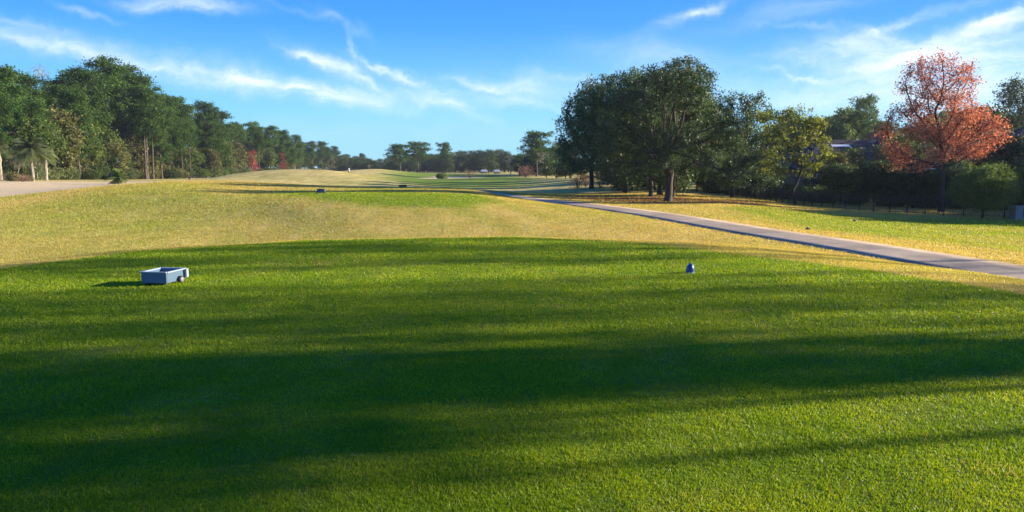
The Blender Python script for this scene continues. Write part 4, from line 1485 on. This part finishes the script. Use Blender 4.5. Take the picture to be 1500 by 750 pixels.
# ------------------------------------------------------------------ trees outside the frame on the right, whose shade falls on the tee, fence strip and houses
print('side trees')
YARD_SHADE = [(48, 54, 1.05, 1), (54, 53.5, 1.0, 2), (56, 58, 1.4, 0), (47, 52.5, 1.0, 0), (50, 57, 1.15, 2), (46, 49.0, .8, 1), (53, 62, 1.2, 0), (52, 66, 1.1, 2), (43.5, 47, .75, 2), (48, 50, 1.1, 0), (42, 44.5, .5, 1), (44, 62.5, .75, 1), (60, 72, 1.2, 0), (58, 92, 1.4, 2), (63, 99, 1.5, 0), (71, 90, 1.6, 1)]  # trees added mostly out of view to shade the fence strip and houses
for i, (x, y, s, v) in enumerate(YARD_SHADE):
    place('dark_tree', dk[v][0], dk[v][1], ground_at(x, y), i * 1.9, (s * 1.1, s * 1.1, s), 'leafy tree added around the right edge to shade the fence and houses', 'tree', 'shade trees added around the right edge')
SPV = [pine_meshes('sparsepine%d' % i, 120 + i, Ht=25, crown0=c0, R=R_, nb=nb_, clump=11) for i, (c0, R_, nb_) in enumerate([(.42, 5.4, 34), (.50, 4.6, 28), (.34, 5.8, 50), (.58, 4.6, 30), (.26, 5.0, 34)])]
SPV += [PV[3], PV[2]]
SIDE = [  # x, y', height, variant, width scale
    (20, 2.7, 12.2, 5, .34), (20, 3.95, 12.3, 5, .24), (44, 9.3, 18.5, 3, .26), (22, 4.9, 12.9, 5, .26), (30, 5.75, 14, 6, .17), (25, 6.6, 13.4, 5, .26), (45, 8.0, 19, 3, .34), (52, 9.6, 21, 1, .24), (56, 11.0, 22, 3, .12), (36, 13.3, 17.5, 1, .19), (47, 15.2, 20, 3, .26),
    (39, 17.4, 17.0, 1, .24), (60, 13.9, 24, 3, .22), (64, 16.2, 24, 3, .26), (58, 8.6, 22, 3, .14), (50, 7.0, 19.5, 0, .14)]
for i, (x, yp, h, v, sw) in enumerate(SIDE):
    cm, tm, H0 = SPV[v]
    s = h / H0
    place('pine_tree', cm, tm, ground_at(x, yp + x * math.tan(SUN_AZ)), i * 1.3, (sw, sw, s), 'tall pine beside the tee out to the right, casting its shade over the grass', 'pine tree', 'pines right of the tee')
# ------------------------------------------------------------------ haze
HAZE = True
if HAZE:
    m, nt, out = new_mat('haze_air')
    v = N(nt, 'ShaderNodeVolumePrincipled')
    v.inputs['Color'].default_value = (.80, .90, 1.0, 1)
    v.inputs['Density'].default_value = .00018
    v.inputs['Anisotropy'].default_value = .35
    nt.links.new(v.outputs['Volume'], out.inputs['Volume'])
    b = MB().box((0, 230, 18), (900, 640, 42))
    hz = b.build('haze', m)
    tag(hz, kind='stuff')
    # box: z -3..39 ; y -90..550
    hz['label'] = 'thin pale blue air between the near and the far trees'
    hz['category'] = 'haze'

# ------------------------------------------------------------------ camera
cam = bpy.data.cameras.new('camera')
cam.sensor_width = 36.0
cam.lens = 36.0 * F / 1500.0
cam.clip_start = .05
cam.clip_end = 12000
co = bpy.data.objects.new('camera', cam)
co.location = (0, 0, CAMZ)
co.rotation_euler = (math.pi / 2 - PITCH, 0, 0)
link(co)
scene.camera = co

# ------------------------------------------------------------------ sun
sd_ = Vector((math.cos(SUN_AZ) * math.cos(SUN_EL), math.sin(SUN_AZ) * math.cos(SUN_EL), math.sin(SUN_EL)))
sun = bpy.data.lights.new('sun', 'SUN')
sun.energy = 5.0
sun.angle = math.radians(.53)
sun.color = (1.0, .87, .66)
so = bpy.data.objects.new('sun', sun)
so.rotation_euler = sd_.to_track_quat('Z', 'Y').to_euler()
link(so)

# ------------------------------------------------------------------ world with cirrus
world = bpy.data.worlds.new('World')
scene.world = world
world.use_nodes = True
nt = world.node_tree
nt.nodes.clear()
wout = nt.nodes.new('ShaderNodeOutputWorld')
bg = nt.nodes.new('ShaderNodeBackground')
sky = nt.nodes.new('ShaderNodeTexSky')
sky.sky_type = 'NISHITA'
sky.sun_disc = False
sky.sun_elevation = SUN_EL
sky.sun_rotation = math.pi / 2 - SUN_AZ
sky.altitude = 0
sky.air_density = 1.0
sky.dust_density = .35
sky.ozone_density = 3.0
tc = nt.nodes.new('ShaderNodeTexCoord')
sx = nt.nodes.new('ShaderNodeSeparateXYZ')
nt.links.new(tc.outputs['Generated'], sx.inputs[0])


def wm(op, a, b=None, c=None, clamp=False):
    n = nt.nodes.new('ShaderNodeMath'); n.operation = op; n.use_clamp = clamp
    for i, v in enumerate((a, b, c)):
        if v is None: continue
        if isinstance(v, (int, float)): n.inputs[i].default_value = v
        else: nt.links.new(v, n.inputs[i])
    return n.outputs[0]


az = wm('ARCTAN2', sx.outputs[0], sx.outputs[1])
el = wm('ARCSINE', sx.outputs[2])
cmb = nt.nodes.new('ShaderNodeCombineXYZ')
nt.links.new(az, cmb.inputs[0]); nt.links.new(el, cmb.inputs[1])
# warp
nw = noise(nt, cmb.outputs[0], 7.0, 6, .62)
nwv = nt.nodes.new('ShaderNodeVectorMath'); nwv.operation = 'MULTIPLY_ADD'
nwv.inputs[1].default_value = (.13, .075, 0); nwv.inputs[2].default_value = (-.065, -.0375, 0)
nt.links.new(nw.outputs['Color'], nwv.inputs[0])
wv = nt.nodes.new('ShaderNodeVectorMath'); wv.operation = 'ADD'
nt.links.new(cmb.outputs[0], wv.inputs[0]); nt.links.new(nwv.outputs[0], wv.inputs[1])
ws = nt.nodes.new('ShaderNodeSeparateXYZ'); nt.links.new(wv.outputs[0], ws.inputs[0])
WA, WE = ws.outputs[0], ws.outputs[1]


def px_ang(px, py):
    u = (px - 750.0) / F; v = (375.0 - py) / F
    d = Vector((u, CP + v * SP, -SP + v * CP)).normalized()
    return math.atan2(d.x, d.y), math.asin(d.z)


STREAKS = [  # px, py, half length px, half width px, slope deg (positive = falls to the right), strength
    (275, 6, 75, 9, 3, 1.0), (120, 12, 40, 5, 5, .4), (150, 72, 190, 15, 8, .5), (330, 112, 170, 15, 9, .75), (470, 128, 110, 12, 3, .6), (560, 145, 130, 12, 6, .55),
    (492, 95, 62, 11, 16, 1.0), (540, 112, 45, 5, 30, .7), (605, 120, 60, 6, 22, .85), (515, 68, 26, 4, 65, .4), (500, 38, 40, 5, 30, .3), (640, 148, 60, 8, 18, .6),
    (755, 130, 95, 17, -2, .75), (800, 150, 80, 8, 5, .5), (1020, 18, 62, 8, -18, .95), (960, 85, 110, 22, 5, .35), (1165, 106, 55, 4, 14, .8), (1245, 75, 90, 17, 5, .75),
    (1150, 20, 120, 16, -6, .25), (1450, 45, 95, 14, -18, 1.0), (1470, 22, 60, 8, -25, .7), (1390, 100, 190, 22, 2, .8), (1250, 145, 180, 20, 2, .7), (1460, 130, 120, 40, 0, .55),
    (860, 120, 90, 6, 8, .3), (450, 85, 40, 5, 20, .5), (560, 100, 50, 4, 24, .5), (700, 130, 50, 6, 8, .6), (1330, 40, 90, 7, -14, .5), (1210, 95, 70, 6, 10, .5), (1420, 75, 120, 8, -8, .6), (80, 62, 90, 6, 9, .4), (240, 95, 90, 6, 8, .5), (400, 122, 90, 5, 8, .6), (1190, 45, 70, 5, 12, .35), (30, 28, 60, 5, 8, .25), (420, 15, 70, 5, 12, .2), (1000, 130, 260, 30, 0, .25), (600, 190, 350, 22, 0, .16), (1300, 60, 60, 5, 20, .4)]
tot = None
for (px, py, L, Wd, sl, st) in STREAKS:
    a0, e0 = px_ang(px, py)
    sl = math.radians(-sl)
    ca, sa = math.cos(sl), math.sin(sl)
    la = L / F * .82; lw = Wd / F * .9
    da = wm('SUBTRACT', WA, a0); de = wm('SUBTRACT', WE, e0)
    u = wm('ADD', wm('MULTIPLY', da, ca / la), wm('MULTIPLY', de, sa / la))
    v = wm('ADD', wm('MULTIPLY', da, -sa / lw), wm('MULTIPLY', de, ca / lw))
    q = wm('ADD', wm('MULTIPLY', u, u), wm('MULTIPLY', v, v))
    g = wm('MULTIPLY', wm('EXPONENT', wm('MULTIPLY', q, -1.0)), st)
    tot = g if tot is None else wm('ADD', tot, g)
# fibres
mpn = nt.nodes.new('ShaderNodeMapping'); mpn.inputs['Scale'].default_value = (5, 34, 1); mpn.inputs['Rotation'].default_value = (0, 0, .12)
nt.links.new(wv.outputs[0], mpn.inputs['Vector'])
fb = noise(nt, mpn.outputs[0], 1.4, 7, .62, .6)
mp2 = nt.nodes.new('ShaderNodeMapping'); mp2.inputs['Scale'].default_value = (8, 16, 1); mp2.inputs['Rotation'].default_value = (0, 0, -.3)
nt.links.new(wv.outputs[0], mp2.inputs['Vector'])
fb2 = noise(nt, mp2.outputs[0], 1.3, 8, .68, .3)
fs_ = wm('MULTIPLY', wm('ADD', fb.outputs['Fac'], fb2.outputs['Fac']), .5)
fr_ = nt.nodes.new('ShaderNodeMapRange'); fr_.inputs['From Min'].default_value = .40; fr_.inputs['From Max'].default_value = .64
nt.links.new(fs_, fr_.inputs['Value'])
mask = wm('MULTIPLY', wm('MULTIPLY', tot, wm('MULTIPLY_ADD', fr_.outputs[0], .74, .26)), .98, clamp=True)
mask2 = wm('MINIMUM', mask, .9)
# sky colour grading
hs = nt.nodes.new('ShaderNodeHueSaturation'); hs.inputs['Saturation'].default_value = 1.2; hs.inputs['Value'].default_value = 1.0
nt.links.new(sky.outputs[0], hs.inputs['Color'])
eln = wm('MULTIPLY', el, 1 / .6, clamp=True)
grad = ramp(nt, eln, [(0, (2.7, 5.4, 7.2)), (.12, (1.7, 4.9, 7.6)), (.30, (.45, 2.7, 7.6)), (.50, (.16, 1.6, 6.6)), (1.0, (.1, .9, 4.4))])
skc = mixc(nt, .92, hs.outputs[0], grad.outputs['Color'])
CLOUD = (6.6, 7.4, 8.2)
fin = mixc(nt, mask2, skc, CLOUD)
nt.links.new(fin, bg.inputs['Color'])
bg.inputs['Strength'].default_value = .062
nt.links.new(bg.outputs[0], wout.inputs['Surface'])

# ------------------------------------------------------------------ view
vs_ = scene.view_settings
scene.display_settings.display_device = 'sRGB'
vs_.view_transform = 'Standard'
vs_.look = 'None'
vs_.gamma = 1.0
vs_.exposure = 1.35
vs_.use_curve_mapping = False
scene.cycles.max_bounces = 6
scene.cycles.diffuse_bounces = 3
scene.cycles.transmission_bounces = 4
scene.cycles.volume_bounces = 0
scene.cycles.transparent_max_bounces = 8
scene.cycles.sample_clamp_indirect = 8
print('objects', len(bpy.data.objects))
